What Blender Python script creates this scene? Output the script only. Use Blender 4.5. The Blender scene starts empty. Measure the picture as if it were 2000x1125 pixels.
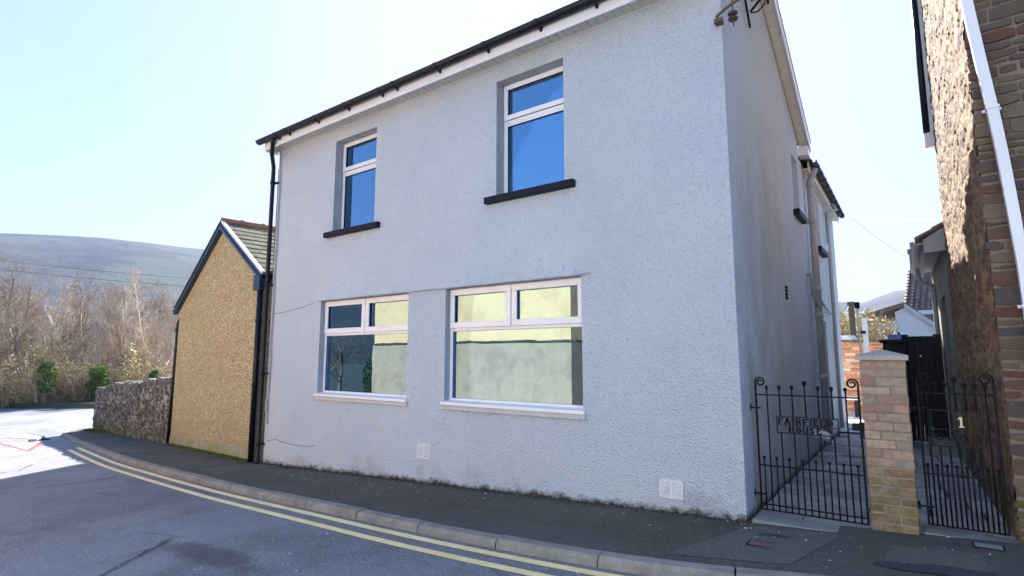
import bpy, math, random
from mathutils import Vector, noise
R = math.radians
rnd = random.Random(7)
scene = bpy.context.scene
COL = scene.collection

# ------------------------------------------------------------ camera
EYE_PITCH = math.atan(134.5 / 1070.0)
cd = bpy.data.cameras.new('camera')
cd.sensor_width = 36.0
cd.lens = 36.0 * 1070.0 / 2000.0
cd.clip_start = 0.05
cd.clip_end = 6000
cam = bpy.data.objects.new('camera', cd)
COL.objects.link(cam)
cam.location = (0, 0, 0)
cam.rotation_euler = (R(90) + EYE_PITCH, 0, R(36.2))
scene.camera = cam

# ------------------------------------------------------------ sky, sun, exposure
SUN_EL = 34.5
SUN_AZ = 29.5        # degrees from +Y towards -X
world = bpy.data.worlds.new("World")
scene.world = world
world.use_nodes = True
wn = world.node_tree
bg = wn.nodes['Background']
sky = wn.nodes.new('ShaderNodeTexSky')
sky.sky_type = 'NISHITA'
sky.sun_disc = False
sky.sun_elevation = R(SUN_EL)
sky.sun_rotation = R(-SUN_AZ)
sky.altitude = 50
sky.air_density = 1.0
sky.dust_density = 1.0
sky.ozone_density = 1.0
gm0 = wn.nodes.new('ShaderNodeGamma'); gm0.inputs[1].default_value = .5
hs0 = wn.nodes.new('ShaderNodeHueSaturation'); hs0.inputs['Saturation'].default_value = 1.95; hs0.inputs['Value'].default_value = 1.55
wn.links.new(sky.outputs[0], gm0.inputs[0]); wn.links.new(gm0.outputs[0], hs0.inputs['Color'])
# sky brightness compressed: radiance rolls off smoothly towards a ceiling, c' = C (1 - exp(-c / C))
def vm(op, a, b=None):
    nd = wn.nodes.new('ShaderNodeVectorMath'); nd.operation = op
    for i, q in enumerate((a, b)):
        if q is None: continue
        if isinstance(q, tuple): nd.inputs[i].default_value = q
        else: wn.links.new(q, nd.inputs[i])
    return nd.outputs[0]
CEIL = (1.30, 1.45, 2.6)
dv = vm('DIVIDE', hs0.outputs[0], tuple(-c for c in CEIL))
sp = wn.nodes.new('ShaderNodeSeparateXYZ'); wn.links.new(dv, sp.inputs[0])
cb0 = wn.nodes.new('ShaderNodeCombineXYZ')
for i in range(3):
    ex0 = wn.nodes.new('ShaderNodeMath'); ex0.operation = 'EXPONENT'; wn.links.new(sp.outputs[i], ex0.inputs[0]); wn.links.new(ex0.outputs[0], cb0.inputs[i])
one = vm('SUBTRACT', (1.0, 1.0, 1.0), cb0.outputs[0])
wn.links.new(vm('MULTIPLY', one, CEIL), bg.inputs[0])
bg.inputs[1].default_value = 0.15
sd = bpy.data.lights.new('sun', 'SUN')
sd.energy = 4.6
sd.angle = R(0.5)
sd.color = (1.0, 0.95, 0.87)
sun = bpy.data.objects.new('sun', sd)
COL.objects.link(sun)
sdir = Vector((-math.sin(R(SUN_AZ)) * math.cos(R(SUN_EL)), math.cos(R(SUN_AZ)) * math.cos(R(SUN_EL)), math.sin(R(SUN_EL))))
sun.rotation_euler = sdir.to_track_quat('Z', 'Y').to_euler()
sun.location = (-20, 30, 40)
scene.view_settings.view_transform = 'Standard'
scene.view_settings.look = 'None'
scene.view_settings.exposure = 2.33
scene.view_settings.gamma = 1.0
scene.view_settings.use_curve_mapping = False

# ------------------------------------------------------------ node helpers
class NT:
    def __init__(s, name):
        s.m = bpy.data.materials.new(name)
        s.m.use_nodes = True
        s.t = s.m.node_tree
        s.b = s.t.nodes['Principled BSDF']
        s.out = s.t.nodes['Material Output']
        s.geo = s.t.nodes.new('ShaderNodeNewGeometry')
        s.pos = s.geo.outputs['Position']
    def n(s, ty, **kw):
        nd = s.t.nodes.new(ty)
        for k, v in kw.items(): setattr(nd, k, v)
        return nd
    def put(s, inp, v):
        if v is None: return
        if isinstance(v, bpy.types.NodeSocket): s.t.links.new(v, inp)
        else:
            if isinstance(v, (tuple, list)) and inp.type == 'RGBA' and len(v) == 3: v = (*v, 1)
            inp.default_value = v
    def math(s, op, a, b=None, c=None, clamp=False):
        nd = s.n('ShaderNodeMath', operation=op, use_clamp=clamp)
        s.put(nd.inputs[0], a); s.put(nd.inputs[1], b); s.put(nd.inputs[2], c)
        return nd.outputs[0]
    def scale(s, v, sx, sy, sz, off=(0, 0, 0), rot=(0, 0, 0)):
        nd = s.n('ShaderNodeMapping')
        s.put(nd.inputs[0], v); nd.inputs['Scale'].default_value = (sx, sy, sz)
        nd.inputs['Location'].default_value = off; nd.inputs['Rotation'].default_value = rot
        return nd.outputs[0]
    def noise(s, sc, det=4, rough=.55, vec=None, dist=0, col=False):
        nd = s.n('ShaderNodeTexNoise')
        s.put(nd.inputs['Vector'], vec if vec is not None else s.pos)
        nd.inputs['Scale'].default_value = sc; nd.inputs['Detail'].default_value = det
        nd.inputs['Roughness'].default_value = rough; nd.inputs['Distortion'].default_value = dist
        return nd.outputs['Color' if col else 'Fac']
    def voro(s, sc, feat='F1', vec=None, out='Distance', rand=1):
        nd = s.n('ShaderNodeTexVoronoi', feature=feat)
        s.put(nd.inputs['Vector'], vec if vec is not None else s.pos)
        nd.inputs['Scale'].default_value = sc; nd.inputs['Randomness'].default_value = rand
        return nd.outputs[out]
    def ramp(s, v, stops):
        nd = s.n('ShaderNodeValToRGB')
        s.put(nd.inputs[0], v)
        e = nd.color_ramp.elements
        e[0].position, e[0].color = stops[0][0], (*stops[0][1], 1)
        e[1].position, e[1].color = stops[1][0], (*stops[1][1], 1)
        for p, c in stops[2:]:
            x = e.new(p); x.color = (*c, 1)
        return nd.outputs[0]
    def rng(s, v, a, b, c=0., d=1.):
        nd = s.n('ShaderNodeMapRange'); s.put(nd.inputs[0], v)
        for i, q in enumerate((a, b, c, d)): s.put(nd.inputs[1 + i], q)
        return nd.outputs[0]
    def mix(s, f, a, b, mode='MIX'):
        nd = s.n('ShaderNodeMix', data_type='RGBA', blend_type=mode)
        s.put(nd.inputs[0], f); s.put(nd.inputs[6], a); s.put(nd.inputs[7], b)
        return nd.outputs[2]
    def attr(s, name, out='Fac'):
        nd = s.n('ShaderNodeAttribute', attribute_name=name); return nd.outputs[out]
    def xyz(s, v=None):
        nd = s.n('ShaderNodeSeparateXYZ'); s.put(nd.inputs[0], v if v is not None else s.pos); return nd.outputs
    def bump(s, h, strength=.5, dist=.01, prev=None):
        nd = s.n('ShaderNodeBump'); s.put(nd.inputs['Height'], h)
        nd.inputs['Strength'].default_value = strength; nd.inputs['Distance'].default_value = dist
        if prev is not None: s.put(nd.inputs['Normal'], prev)
        return nd.outputs[0]
    def fin(s, col=None, rough=.8, nrm=None, metal=0, spec=.5):
        s.put(s.b.inputs['Base Color'], col); s.put(s.b.inputs['Roughness'], rough)
        if nrm is not None: s.put(s.b.inputs['Normal'], nrm)
        s.b.inputs['Metallic'].default_value = metal
        s.b.inputs['Specular IOR Level'].default_value = spec
        return s.m

def groundz(k):      # height above the sloping pavement line
    p = k.xyz()
    return k.math('SUBTRACT', p[2], k.math('MULTIPLY_ADD', k.math('MAXIMUM', p[0], -22.0), .047, -1.33))

def paint_mat(name, c, rough=.4, var=.12, bump=.15, dirt=.0, spec=.5):
    k = NT(name)
    n1 = k.noise(3.5, 5); n2 = k.noise(60, 3)
    col = k.mix(k.rng(n1, .3, .75), tuple(v * (1 - var) for v in c), tuple(min(1, v * (1 + var * .5)) for v in c))
    if dirt: col = k.mix(k.math('MULTIPLY', k.rng(k.noise(9, 6, .7), .5, .72), dirt), col, (.12, .11, .09))
    return k.fin(col, rough, k.bump(n2, bump, .004), spec=spec)

def mat_roughcast(side=False):
    k = NT('roughcast_side' if side else 'roughcast_front')
    p = k.xyz()
    v1 = k.voro(54, 'SMOOTH_F1'); n1 = k.noise(70, 4, .6, dist=.8)
    h = k.math('ADD', k.math('MULTIPLY', v1, -.9), k.math('MULTIPLY', n1, 1.2))
    big = k.noise(.9, 5, .6)
    col = k.mix(k.rng(big, .3, .72), (.69, .765, .83), (.79, .85, .895))
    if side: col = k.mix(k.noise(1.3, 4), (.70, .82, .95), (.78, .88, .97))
    pit = k.rng(h, .18, -.12)
    col = k.mix(k.math('MULTIPLY', pit, .4), col, (.42, .44, .48))
    col = k.mix(k.math('MULTIPLY', k.rng(k.noise(85, 2, .5), .33, .27), .35), col, (.2, .2, .21))
    # drips and streaks below the eaves
    st = k.noise(1, 4, .6, vec=k.scale(k.pos, 1.6, 1.6, .5))
    col = k.mix(k.math('MULTIPLY', k.rng(st, .55, .85), .1), col, (.5, .5, .5))
    g = groundz(k)
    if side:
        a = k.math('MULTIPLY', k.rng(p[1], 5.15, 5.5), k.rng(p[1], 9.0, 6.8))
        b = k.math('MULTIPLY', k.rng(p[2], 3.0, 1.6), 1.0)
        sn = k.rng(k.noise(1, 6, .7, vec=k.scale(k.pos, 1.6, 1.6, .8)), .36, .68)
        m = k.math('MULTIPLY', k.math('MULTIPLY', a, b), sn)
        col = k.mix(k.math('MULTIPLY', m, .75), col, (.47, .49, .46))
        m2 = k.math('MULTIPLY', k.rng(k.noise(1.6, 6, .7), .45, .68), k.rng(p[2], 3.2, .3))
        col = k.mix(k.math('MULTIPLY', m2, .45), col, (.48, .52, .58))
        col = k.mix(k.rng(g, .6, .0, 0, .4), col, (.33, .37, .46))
    # splash dirt along the foot of the wall, ragged upper edge
    nz = k.noise(7, 6, .75)
    d = k.math('SUBTRACT', k.math('MULTIPLY', k.rng(nz, .35, .75), .10), g)
    col = k.mix(k.rng(d, -.03, .035), col, (.05, .042, .035))
    d2 = k.math('SUBTRACT', k.math('MULTIPLY', k.rng(k.noise(2.1, 4, .6), .45, .75), .5), g)
    col = k.mix(k.math('MULTIPLY', k.rng(d2, -.1, .15), .3), col, (.3, .28, .27))
    nr = k.bump(h, 1.0, .030)
    nr = k.bump(k.noise(3, 3), .25, .03, nr)
    return k.fin(col, .93, nr, spec=.25)

def mat_pebbledash():
    k = NT('pebbledash')
    c = k.voro(62, 'F1', out='Color')
    s = k.n('ShaderNodeSeparateColor'); k.put(s.inputs[0], c)
    col = k.ramp(s.outputs[0], [(0, (.25, .185, .08)), (1, (.92, .92, .66)), (.35, (.54, .455, .235)), (.7, (.73, .64, .36))])
    e = k.voro(62, 'F1')
    col = k.mix(k.rng(e, .42, .62), col, (.22, .13, .05))
    col = k.mix(k.math('MULTIPLY', k.rng(k.noise(1.2, 6, .7), .42, .72), .5), col, (.34, .265, .13))
    col = k.mix(k.math('MULTIPLY', k.rng(groundz(k), 1.0, .3), .25), col, (.30, .23, .13))
    return k.fin(col, .85, k.bump(e, -1.0, .015), spec=.3)

def mat_plinth():
    k = NT('mossy_plinth')
    g = groundz(k)
    col = k.mix(k.noise(2.5, 5), (.27, .25, .19), (.4, .37, .28))
    m = k.math('MULTIPLY', k.rng(k.noise(2.2, 5, .7), .4, .62), k.rng(g, .42, .05))
    col = k.mix(m, col, (.21, .24, .04))
    return k.fin(col, .92, k.bump(k.noise(40, 4), .5, .01))

def mat_asphalt(name, base, hi, bluish=0, patches=True):
    k = NT(name)
    f = k.noise(160, 2, .6); v = k.voro(110, 'F1', out='Color')
    s = k.n('ShaderNodeSeparateColor'); k.put(s.inputs[0], v)
    agg = k.rng(s.outputs[0], .55, 1.0)
    col = k.mix(k.rng(k.noise(.45, 6, .65), .32, .7), base, hi)
    col = k.mix(k.math('MULTIPLY', agg, .5), col, tuple(min(1, q * 2.0) for q in hi))
    if patches:
        col = k.mix(k.math('MULTIPLY', k.rng(k.noise(1.6, 5, .6), .52, .7), .35), col, tuple(q * .45 for q in base))
    spk = k.rng(k.voro(23, 'F1'), .07, .05)
    lt = k.voro(23, 'F1', out='Color'); s2 = k.n('ShaderNodeSeparateColor'); k.put(s2.inputs[0], lt)
    col = k.mix(k.math('MULTIPLY', k.math('MULTIPLY', spk, k.rng(s2.outputs[1], .86, .9)), .8), col, (.5, .48, .45))
    if name == 'road_asphalt':
        mv = k.scale(k.pos, 1.3, 5.2, 0, off=(7.5, -11.6, 0), rot=(0, 0, R(6)))
        ln = k.n('ShaderNodeVectorMath', operation='LENGTH'); k.put(ln.inputs[0], mv)
        pm = k.rng(k.math('ADD', ln.outputs['Value'], k.math('MULTIPLY', k.noise(5, 6, .7), 1.3)), 1.75, 1.2)
        col = k.mix(k.math('MULTIPLY', pm, .6), col, (.03, .03, .042))
        wv = k.mix(.12, k.pos, k.noise(3, 5, .7, col=True))
        ck = k.rng(k.voro(.42, 'DISTANCE_TO_EDGE', vec=wv), .012, .004)
        col = k.mix(k.math('MULTIPLY', k.math('MULTIPLY', ck, k.rng(k.noise(.5, 3), .5, .6)), .75), col, (.02, .02, .025))
        rim = k.rng(k.noise(.8, 6, .7, vec=k.scale(k.pos, .5, 1.5, 1)), .5, .66)
        col = k.mix(k.math('MULTIPLY', rim, .25), col, (.19, .20, .24))
    h = k.math('ADD', k.math('MULTIPLY', s.outputs[0], .7), f)
    return k.fin(col, k.rng(k.noise(2, 4), .3, .7, .72, .9), k.bump(h, .8, .006), spec=.35)

def mat_concrete(name, a, b, moss=0):
    k = NT(name)
    big = k.noise(.9, 6, .65, dist=.5)
    col = k.mix(k.rng(k.noise(4, 7, .7), .3, .7), a, b)
    col = k.mix(k.math('MULTIPLY', k.rng(k.noise(70, 3, .7), .55, .75), .5), col, tuple(q * .35 for q in a))
    if 'render' in name:
        col = k.mix(k.math('MULTIPLY', k.rng(big, .5, .62), .4), col, tuple(q * .6 for q in a))
    if moss: col = k.mix(k.math('MULTIPLY', k.rng(k.noise(3, 6, .7), .5, .66), moss), col, (.1, .12, .04))
    return k.fin(col, .9, k.bump(k.noise(55, 6, .7), .6, .008), spec=.3)

def mat_brick(name, ramp, mossy=False, rough=.9):
    k = NT(name)
    t = k.attr('tint')
    col = k.ramp(t, ramp)
    col = k.mix(k.math('MULTIPLY', k.rng(k.noise(22, 6, .7), .4, .7), .55), col, (.13, .105, .08))
    col = k.mix(k.math('MULTIPLY', k.rng(k.noise(55, 4, .7), .55, .75), .5), col, (.5, .46, .4))
    if mossy:
        g = groundz(k)
        m = k.rng(k.math('SUBTRACT', k.math('MULTIPLY_ADD', k.noise(5, 5, .7), .5, .24), g), -.03, .1)
        col = k.mix(k.math('MULTIPLY', m, k.rng(k.noise(9,6,.75),.3,.7,.25,.9)), col, k.mix(k.noise(14, 5, .7), (.03, .028, .008), (.17, .14, .014)))
    return k.fin(col, rough, k.bump(k.noise(60, 6, .75), .7, .008), spec=.25)

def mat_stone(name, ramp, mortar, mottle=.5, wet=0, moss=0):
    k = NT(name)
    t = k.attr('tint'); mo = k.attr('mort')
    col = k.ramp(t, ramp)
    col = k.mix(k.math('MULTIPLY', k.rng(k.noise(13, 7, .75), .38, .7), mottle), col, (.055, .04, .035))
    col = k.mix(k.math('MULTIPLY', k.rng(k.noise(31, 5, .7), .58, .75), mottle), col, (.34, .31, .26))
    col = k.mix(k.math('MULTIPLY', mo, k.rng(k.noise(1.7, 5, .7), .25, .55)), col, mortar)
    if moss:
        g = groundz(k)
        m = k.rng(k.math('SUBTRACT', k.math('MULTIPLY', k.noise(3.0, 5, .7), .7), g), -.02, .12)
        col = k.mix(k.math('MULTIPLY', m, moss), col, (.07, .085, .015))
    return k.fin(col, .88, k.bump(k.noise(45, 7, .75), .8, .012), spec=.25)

def mat_glass(name, refl=.5, tint=(1, 1, 1)):
    k = NT(name)
    gl = k.n('ShaderNodeBsdfGlossy'); k.put(gl.inputs['Color'], tint); gl.inputs['Roughness'].default_value = .0
    wob = k.bump(k.noise(1.3, 2), .02, .05); k.put(gl.inputs['Normal'], wob)
    tr = k.n('ShaderNodeBsdfTransparent'); tr.inputs[0].default_value = (.8, .88, .86, 1)
    lw = k.n('ShaderNodeLayerWeight'); lw.inputs[0].default_value = .35
    mx = k.n('ShaderNodeMixShader')
    k.put(mx.inputs[0], k.rng(lw.outputs['Fresnel'], 0, 1, refl, 1.0))
    k.put(mx.inputs[1], tr.outputs[0]); k.put(mx.inputs[2], gl.outputs[0])
    k.put(k.out.inputs['Surface'], mx.outputs[0])
    return k.m

def mat_plain(name, c, rough=.7, metal=0, bump=0, bsc=30, spec=.5):
    k = NT(name)
    col = k.mix(k.noise(bsc * .4, 5, .65), tuple(q * .75 for q in c), tuple(min(1, q * 1.2) for q in c))
    return k.fin(col, rough, k.bump(k.noise(bsc, 5), bump, .01) if bump else None, metal, spec)

def mat_leaf(name, ramp, trans=.3):
    k = NT(name)
    t = k.attr('tint')
    col = k.ramp(t, ramp)
    k.fin(col, .6, spec=.4)
    tl = k.n('ShaderNodeBsdfTranslucent'); k.put(tl.inputs[0], col)
    mx = k.n('ShaderNodeMixShader'); mx.inputs[0].default_value = trans
    k.put(mx.inputs[1], k.b.outputs[0]); k.put(mx.inputs[2], tl.outputs[0]); k.put(k.out.inputs['Surface'], mx.outputs[0])
    return k.m

def mat_bark(name, a, b):
    k = NT(name)
    oi = k.n('ShaderNodeObjectInfo')
    col = k.mix(k.noise(1.5, 3), a, b)
    col = k.mix(k.math('MULTIPLY', oi.outputs['Random'], .5), col, tuple(q * .6 for q in a))
    return k.fin(col, .7, spec=.4)

M = {}
M['front'] = mat_roughcast(False)
M['side'] = mat_roughcast(True)
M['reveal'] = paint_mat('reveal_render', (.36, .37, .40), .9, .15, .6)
M['white'] = paint_mat('white_upvc', (.8, .8, .8), .3, .05, .05, .12)
M['soffit'] = paint_mat('soffit_board', (.62, .61, .56), .45, .08, .05, .1)
M['black'] = paint_mat('black_upvc', (.006, .009, .015), .4, .2, .1, spec=.3)
M['sill'] = paint_mat('sill_paint', (.007, .011, .018), .6, .3, .4, spec=.2)
M['iron'] = paint_mat('black_iron', (.005, .006, .009), .6, .4, .5, spec=.25)
M['navy'] = paint_mat('navy_board', (.012, .045, .085), .4, .3, .2)
M['glass'] = mat_glass('window_glass', .42, (.35, .62, .92))
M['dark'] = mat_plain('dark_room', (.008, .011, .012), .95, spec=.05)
M['cill'] = mat_concrete('grey_sill', (.45, .45, .46), (.6, .6, .6))
M['peb'] = mat_pebbledash()
M['plinth'] = mat_plinth()
M['road'] = mat_asphalt('road_asphalt', (.11, .117, .135), (.215, .222, .24))
M['foot'] = mat_asphalt('footway_asphalt', (.052, .050, .043), (.092, .086, .073))
M['patch'] = mat_asphalt('patch_asphalt', (.072, .070, .06), (.115, .11, .096), patches=False)
M['wetpatch'] = mat_asphalt('dark_patch', (.026, .03, .04), (.045, .05, .06), patches=False)
M['kerb'] = mat_concrete('kerb_concrete', (.16, .15, .13), (.3, .285, .255), .25)
M['thresh'] = mat_concrete('threshold_concrete', (.17, .18, .17), (.28, .29, .27), .3)
M['capc'] = mat_concrete('cap_concrete', (.33, .29, .25), (.47, .42, .36), 0)
M['yardc'] = mat_concrete('yard_concrete', (.4, .39, .36), (.55, .53, .5))
M['pierb'] = mat_brick('pier_brick', [(0, (.33, .185, .13)), (1, (.5, .36, .23)), (.35, (.43, .28, .19)), (.65, (.34, .27, .19))], True)
M['mortar'] = mat_concrete('brick_mortar', (.2, .17, .14), (.3, .27, .22), .2)
M['redb'] = mat_brick('red_brick', [(0, (.5, .17, .09)), (1, (.8, .6, .42)), (.5, (.66, .32, .19))])
M['rubble'] = mat_stone('rubble_wall', [(0, (.03, .024, .018)), (1, (.12, .098, .07)), (.5, (.068, .055, .04))], (.42, .38, .32), .5, 0, .35)
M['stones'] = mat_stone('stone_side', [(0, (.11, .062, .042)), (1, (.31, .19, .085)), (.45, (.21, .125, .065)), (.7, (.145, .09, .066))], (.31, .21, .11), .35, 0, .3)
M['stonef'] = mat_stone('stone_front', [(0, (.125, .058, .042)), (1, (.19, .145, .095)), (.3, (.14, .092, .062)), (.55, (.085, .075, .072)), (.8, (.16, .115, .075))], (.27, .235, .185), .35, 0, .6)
M['yellow'] = mat_concrete('yellow_line', (.78, .60, .27), (.93, .78, .42))
M['roadwhite'] = mat_concrete('white_marking', (.6, .6, .58), (.75, .75, .73))
M['roadred'] = mat_concrete('red_marking', (.42, .05, .07), (.52, .08, .10))
M['grass'] = mat_plain('grass_soil', (.035, .04, .02), .95, 0, .8, 12)
M['moss'] = mat_leaf('moss', [(0, (.05, .06, .01)), (1, (.17, .2, .03))], .1)
M['pipeg'] = paint_mat('grey_pipe', (.34, .35, .37), .5, .15, .2, .2)
M['pipew'] = paint_mat('white_pipe', (.78, .79, .8), .3, .05, .05)
M['galv'] = mat_plain('galvanised', (.55, .6, .66), .35, .6, .1)
M['porc'] = paint_mat('porcelain', (.03, .022, .02), .12, .3, .02)
M['cement'] = mat_concrete('cement_render', (.2, .18, .15), (.31, .28, .235))
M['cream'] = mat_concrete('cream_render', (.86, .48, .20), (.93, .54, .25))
M['darker'] = mat_concrete('darker_render', (.42, .265, .16), (.53, .34, .21))
M['cable'] = mat_plain('cable', (.05, .055, .06), .6)
M['gold'] = mat_plain('number_gold', (.7, .58, .3), .4)
M['blue'] = mat_plain('blue_plastic', (.05, .25, .75), .35)
M['blackwood'] = mat_plain('black_timber', (.006, .006, .009), .7, 0, .4, 20)
M['whitewall'] = mat_plain('white_painted_wall', (.66, .68, .72), .8)
M['ridge'] = mat_plain('ridge_clay', (.20, .085, .06), .8, 0, .4)
M['litter'] = mat_plain('pale_grit', (.6, .58, .54), .8)

def mat_slate():
    k = NT('slate')
    t = k.attr('tint')
    col = k.ramp(t, [(0, (.045, .042, .036)), (1, (.13, .12, .09)), (.5, (.08, .075, .06))])
    col = k.mix(k.math('MULTIPLY', k.rng(k.noise(7, 6, .75), .5, .66), .7), col, (.13, .13, .07))
    return k.fin(col, .95, k.bump(k.noise(30, 5), .6, .01), spec=.12)
M['slate'] = mat_slate()
def mat_tile():
    k = NT('pantile')
    t = k.attr('tint')
    col = k.ramp(t, [(0, (.14, .085, .06)), (1, (.26, .17, .12))])
    return k.fin(col, .8, k.bump(k.noise(20, 5), .4, .01))
M['tile'] = mat_tile()

def mat_flags():
    k = NT('flagstone')
    col = k.ramp(k.attr('tint'), [(0, (.22, .225, .23)), (1, (.44, .43, .42)), (.5, (.32, .315, .315))])
    col = k.mix(k.math('MULTIPLY', k.rng(k.noise(5, 6, .7), .45, .7), .5), col, (.05, .055, .05))
    return k.fin(col, k.rng(k.noise(3, 4), .3, .7, .45, .85), k.bump(k.noise(40, 6, .7), .4, .006))
M['flag'] = mat_flags()

# ------------------------------------------------------------ mesh builder (world coordinates in, parent-local out)
class MB:
    def __init__(s):
        s.v = []; s.f = []; s.t = []; s.mi = []; s.m = None
    def face(s, idx, tint=.5, mi=0):
        s.f.append(idx); s.t.append(tint); s.mi.append(mi)
    def poly(s, pts, tint=.5, mi=0):
        b = len(s.v); s.v += [tuple(p) for p in pts]; s.face(list(range(b, b + len(pts))), tint, mi)
    def hexa(s, p, tint=.5, mi=0):      # p: 8 corners, bottom 4 ccw, top 4 ccw
        b = len(s.v); s.v += [tuple(q) for q in p]
        for q in ((3, 2, 1, 0), (4, 5, 6, 7), (0, 1, 5, 4), (1, 2, 6, 5), (2, 3, 7, 6), (3, 0, 4, 7)):
            s.face([b + i for i in q], tint, mi)
    def box(s, x0, x1, y0, y1, z0, z1, tint=.5, mi=0, j=0, fr=None):
        c = [(x0, y0, z0), (x1, y0, z0), (x1, y1, z0), (x0, y1, z0), (x0, y0, z1), (x1, y0, z1), (x1, y1, z1), (x0, y1, z1)]
        if j: c = [tuple(q + rnd.uniform(-j, j) for q in p) for p in c]
        if fr: c = [fr(p) for p in c]
        s.hexa(c, tint, mi)
    def prism(s, poly, d, tint=.5, mi=0):    # poly: list of 3D points (planar), d: extrusion vector
        n = len(poly); b = len(s.v); d = Vector(d)
        s.v += [tuple(p) for p in poly] + [tuple(Vector(p) + d) for p in poly]
        s.face(list(range(b, b + n))[::-1], tint, mi); s.face(list(range(b + n, b + 2 * n)), tint, mi)
        for i in range(n):
            q = (i + 1) % n; s.face([b + i, b + q, b + n + q, b + n + i], tint, mi)
    def tube(s, pts, r, seg=8, tint=.5, cap=True, mi=0):
        pts = [Vector(p) for p in pts]; n = len(pts); b = len(s.v)
        rs = r if isinstance(r, (list, tuple)) else [r] * n
        up = None
        for i, p in enumerate(pts):
            if i == 0: d = pts[1] - p
            elif i == n - 1: d = p - pts[i - 1]
            else: d = (pts[i + 1] - p).normalized() + (p - pts[i - 1]).normalized()
            if d.length < 1e-9: d = Vector((0, 0, 1))
            d.normalize()
            if up is None: up = Vector((0, 0, 1)) if abs(d.z) < .9 else Vector((0, 1, 0))
            a = d.cross(up)
            if a.length < 1e-4: a = d.cross(Vector((1, 0, 0)))
            a.normalize(); c = a.cross(d).normalized(); up = c
            for k in range(seg):
                t = 2 * math.pi * k / seg
                s.v.append(tuple(p + a * math.cos(t) * rs[i] + c * math.sin(t) * rs[i]))
        for i in range(n - 1):
            for k in range(seg):
                q = (k + 1) % seg
                s.face([b + i * seg + k, b + i * seg + q, b + (i + 1) * seg + q, b + (i + 1) * seg + k], tint, mi)
        if cap:
            s.face([b + k for k in range(seg)][::-1], tint, mi); s.face([b + (n - 1) * seg + k for k in range(seg)], tint, mi)
    def ball(s, c, r, seg=8, rings=6, tint=.5, sc=(1, 1, 1)):
        b = len(s.v)
        s.v.append((c[0], c[1], c[2] - r * sc[2]))
        for i in range(1, rings):
            a = -math.pi / 2 + math.pi * i / rings
            for k in range(seg):
                t = 2 * math.pi * k / seg
                s.v.append((c[0] + r * sc[0] * math.cos(a) * math.cos(t), c[1] + r * sc[1] * math.cos(a) * math.sin(t), c[2] + r * sc[2] * math.sin(a)))
        s.v.append((c[0], c[1], c[2] + r * sc[2]))
        for k in range(seg):
            q = (k + 1) % seg
            s.face([b, b + 1 + q, b + 1 + k], tint)
            for i in range(rings - 2):
                o = b + 1 + i * seg
                s.face([o + k, o + q, o + seg + q, o + seg + k], tint)
            o = b + 1 + (rings - 2) * seg
            s.face([o + k, o + q, len(s.v) - 1], tint)
    def build(s, name, mat, parent=None, smooth=False, bevel=0, seg=2):
        off = wloc(parent) if parent else Vector((0, 0, 0))
        me = bpy.data.meshes.new(name)
        me.from_pydata([tuple(Vector(v) - off) for v in s.v], [], s.f)
        for m in (mat if isinstance(mat, (list, tuple)) else [mat]): me.materials.append(m)
        a = me.attributes.new('tint', 'FLOAT', 'FACE'); a.data.foreach_set('value', s.t)
        if s.m is not None:
            a = me.attributes.new('mort', 'FLOAT', 'POINT'); a.data.foreach_set('value', s.m)
        me.polygons.foreach_set('material_index', s.mi)
        if smooth: me.polygons.foreach_set('use_smooth', [True] * len(me.polygons))
        me.update()
        o = bpy.data.objects.new(name, me); COL.objects.link(o)
        if parent: o.parent = parent
        if bevel:
            bv = o.modifiers.new('bevel', 'BEVEL'); bv.width = bevel; bv.segments = seg; bv.limit_method = 'ANGLE'; bv.angle_limit = R(40)
        return o

def wloc(o):
    v = Vector((0, 0, 0))
    while o: v += o.location; o = o.parent
    return v
def thing(name, label, cat, loc=(0, 0, 0), group=None):
    o = bpy.data.objects.new(name, None); o.empty_display_size = .2
    COL.objects.link(o); o.location = loc; o['label'] = label; o['category'] = cat
    if group: o['group'] = group
    return o
def tag(o, label, cat, group=None, kind=None):
    o['label'] = label; o['category'] = cat
    if group: o['group'] = group
    if kind: o['kind'] = kind
    return o
def struct(o): o['kind'] = 'structure'; return o

def lin(a, b, t): return a + (b - a) * t
def G(x, top=0.0):          # road surface height; footway is +0.07
    if x > 7: v = -1.40 + .047 * 7
    elif x > -22: v = -1.40 + .047 * x
    else: v = -1.40 - .047 * 22 - .05 * (1 - math.exp((x + 22) / 1.1))
    return v + top
FOOT = .07
def catmull(P, n=8):
    out = []
    P = [Vector(p) for p in P]
    Q = [2 * P[0] - P[1]] + P + [2 * P[-1] - P[-2]]
    for i in range(1, len(Q) - 2):
        a, b, c, d = Q[i - 1:i + 3]
        for k in range(n):
            t = k / n
            out.append(.5 * ((2 * b) + (c - a) * t + (2 * a - 5 * b + 4 * c - d) * t * t + (3 * b - a - 3 * c + d) * t ** 3))
    out.append(P[-1]); return out

# ============================================================ GROUND, ROAD, FOOTWAY
def sheet(x0, x1, nx, y0, y1, ny, fz):
    mb = MB()
    for j in range(ny + 1):
        for i in range(nx + 1):
            x = lin(x0, x1, i / nx); y = lin(y0, y1, j / ny); mb.v.append((x, y, fz(x, y)))
    for j in range(ny):
        for i in range(nx):
            a = j * (nx + 1) + i; mb.face([a, a + 1, a + nx + 2, a + nx + 1])
    return mb
gm = MB()
xs = [-900, -500, -250, -120, -60] + [-48 + .75 * i for i in range(74)] + [12, 40, 120, 400, 900]
ys = [-900, -400, -150, -60, -30, -15, 0, 15, 30, 60, 150, 400, 900]
for y in ys:
    for x in xs: gm.v.append((x, y, G(x) - .05))
for j in range(len(ys) - 1):
    for i in range(len(xs) - 1):
        a = j * len(xs) + i; gm.face([a, a + 1, a + len(xs) + 1, a + len(xs)])
struct(gm.build('ground', M['grass']))

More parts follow.
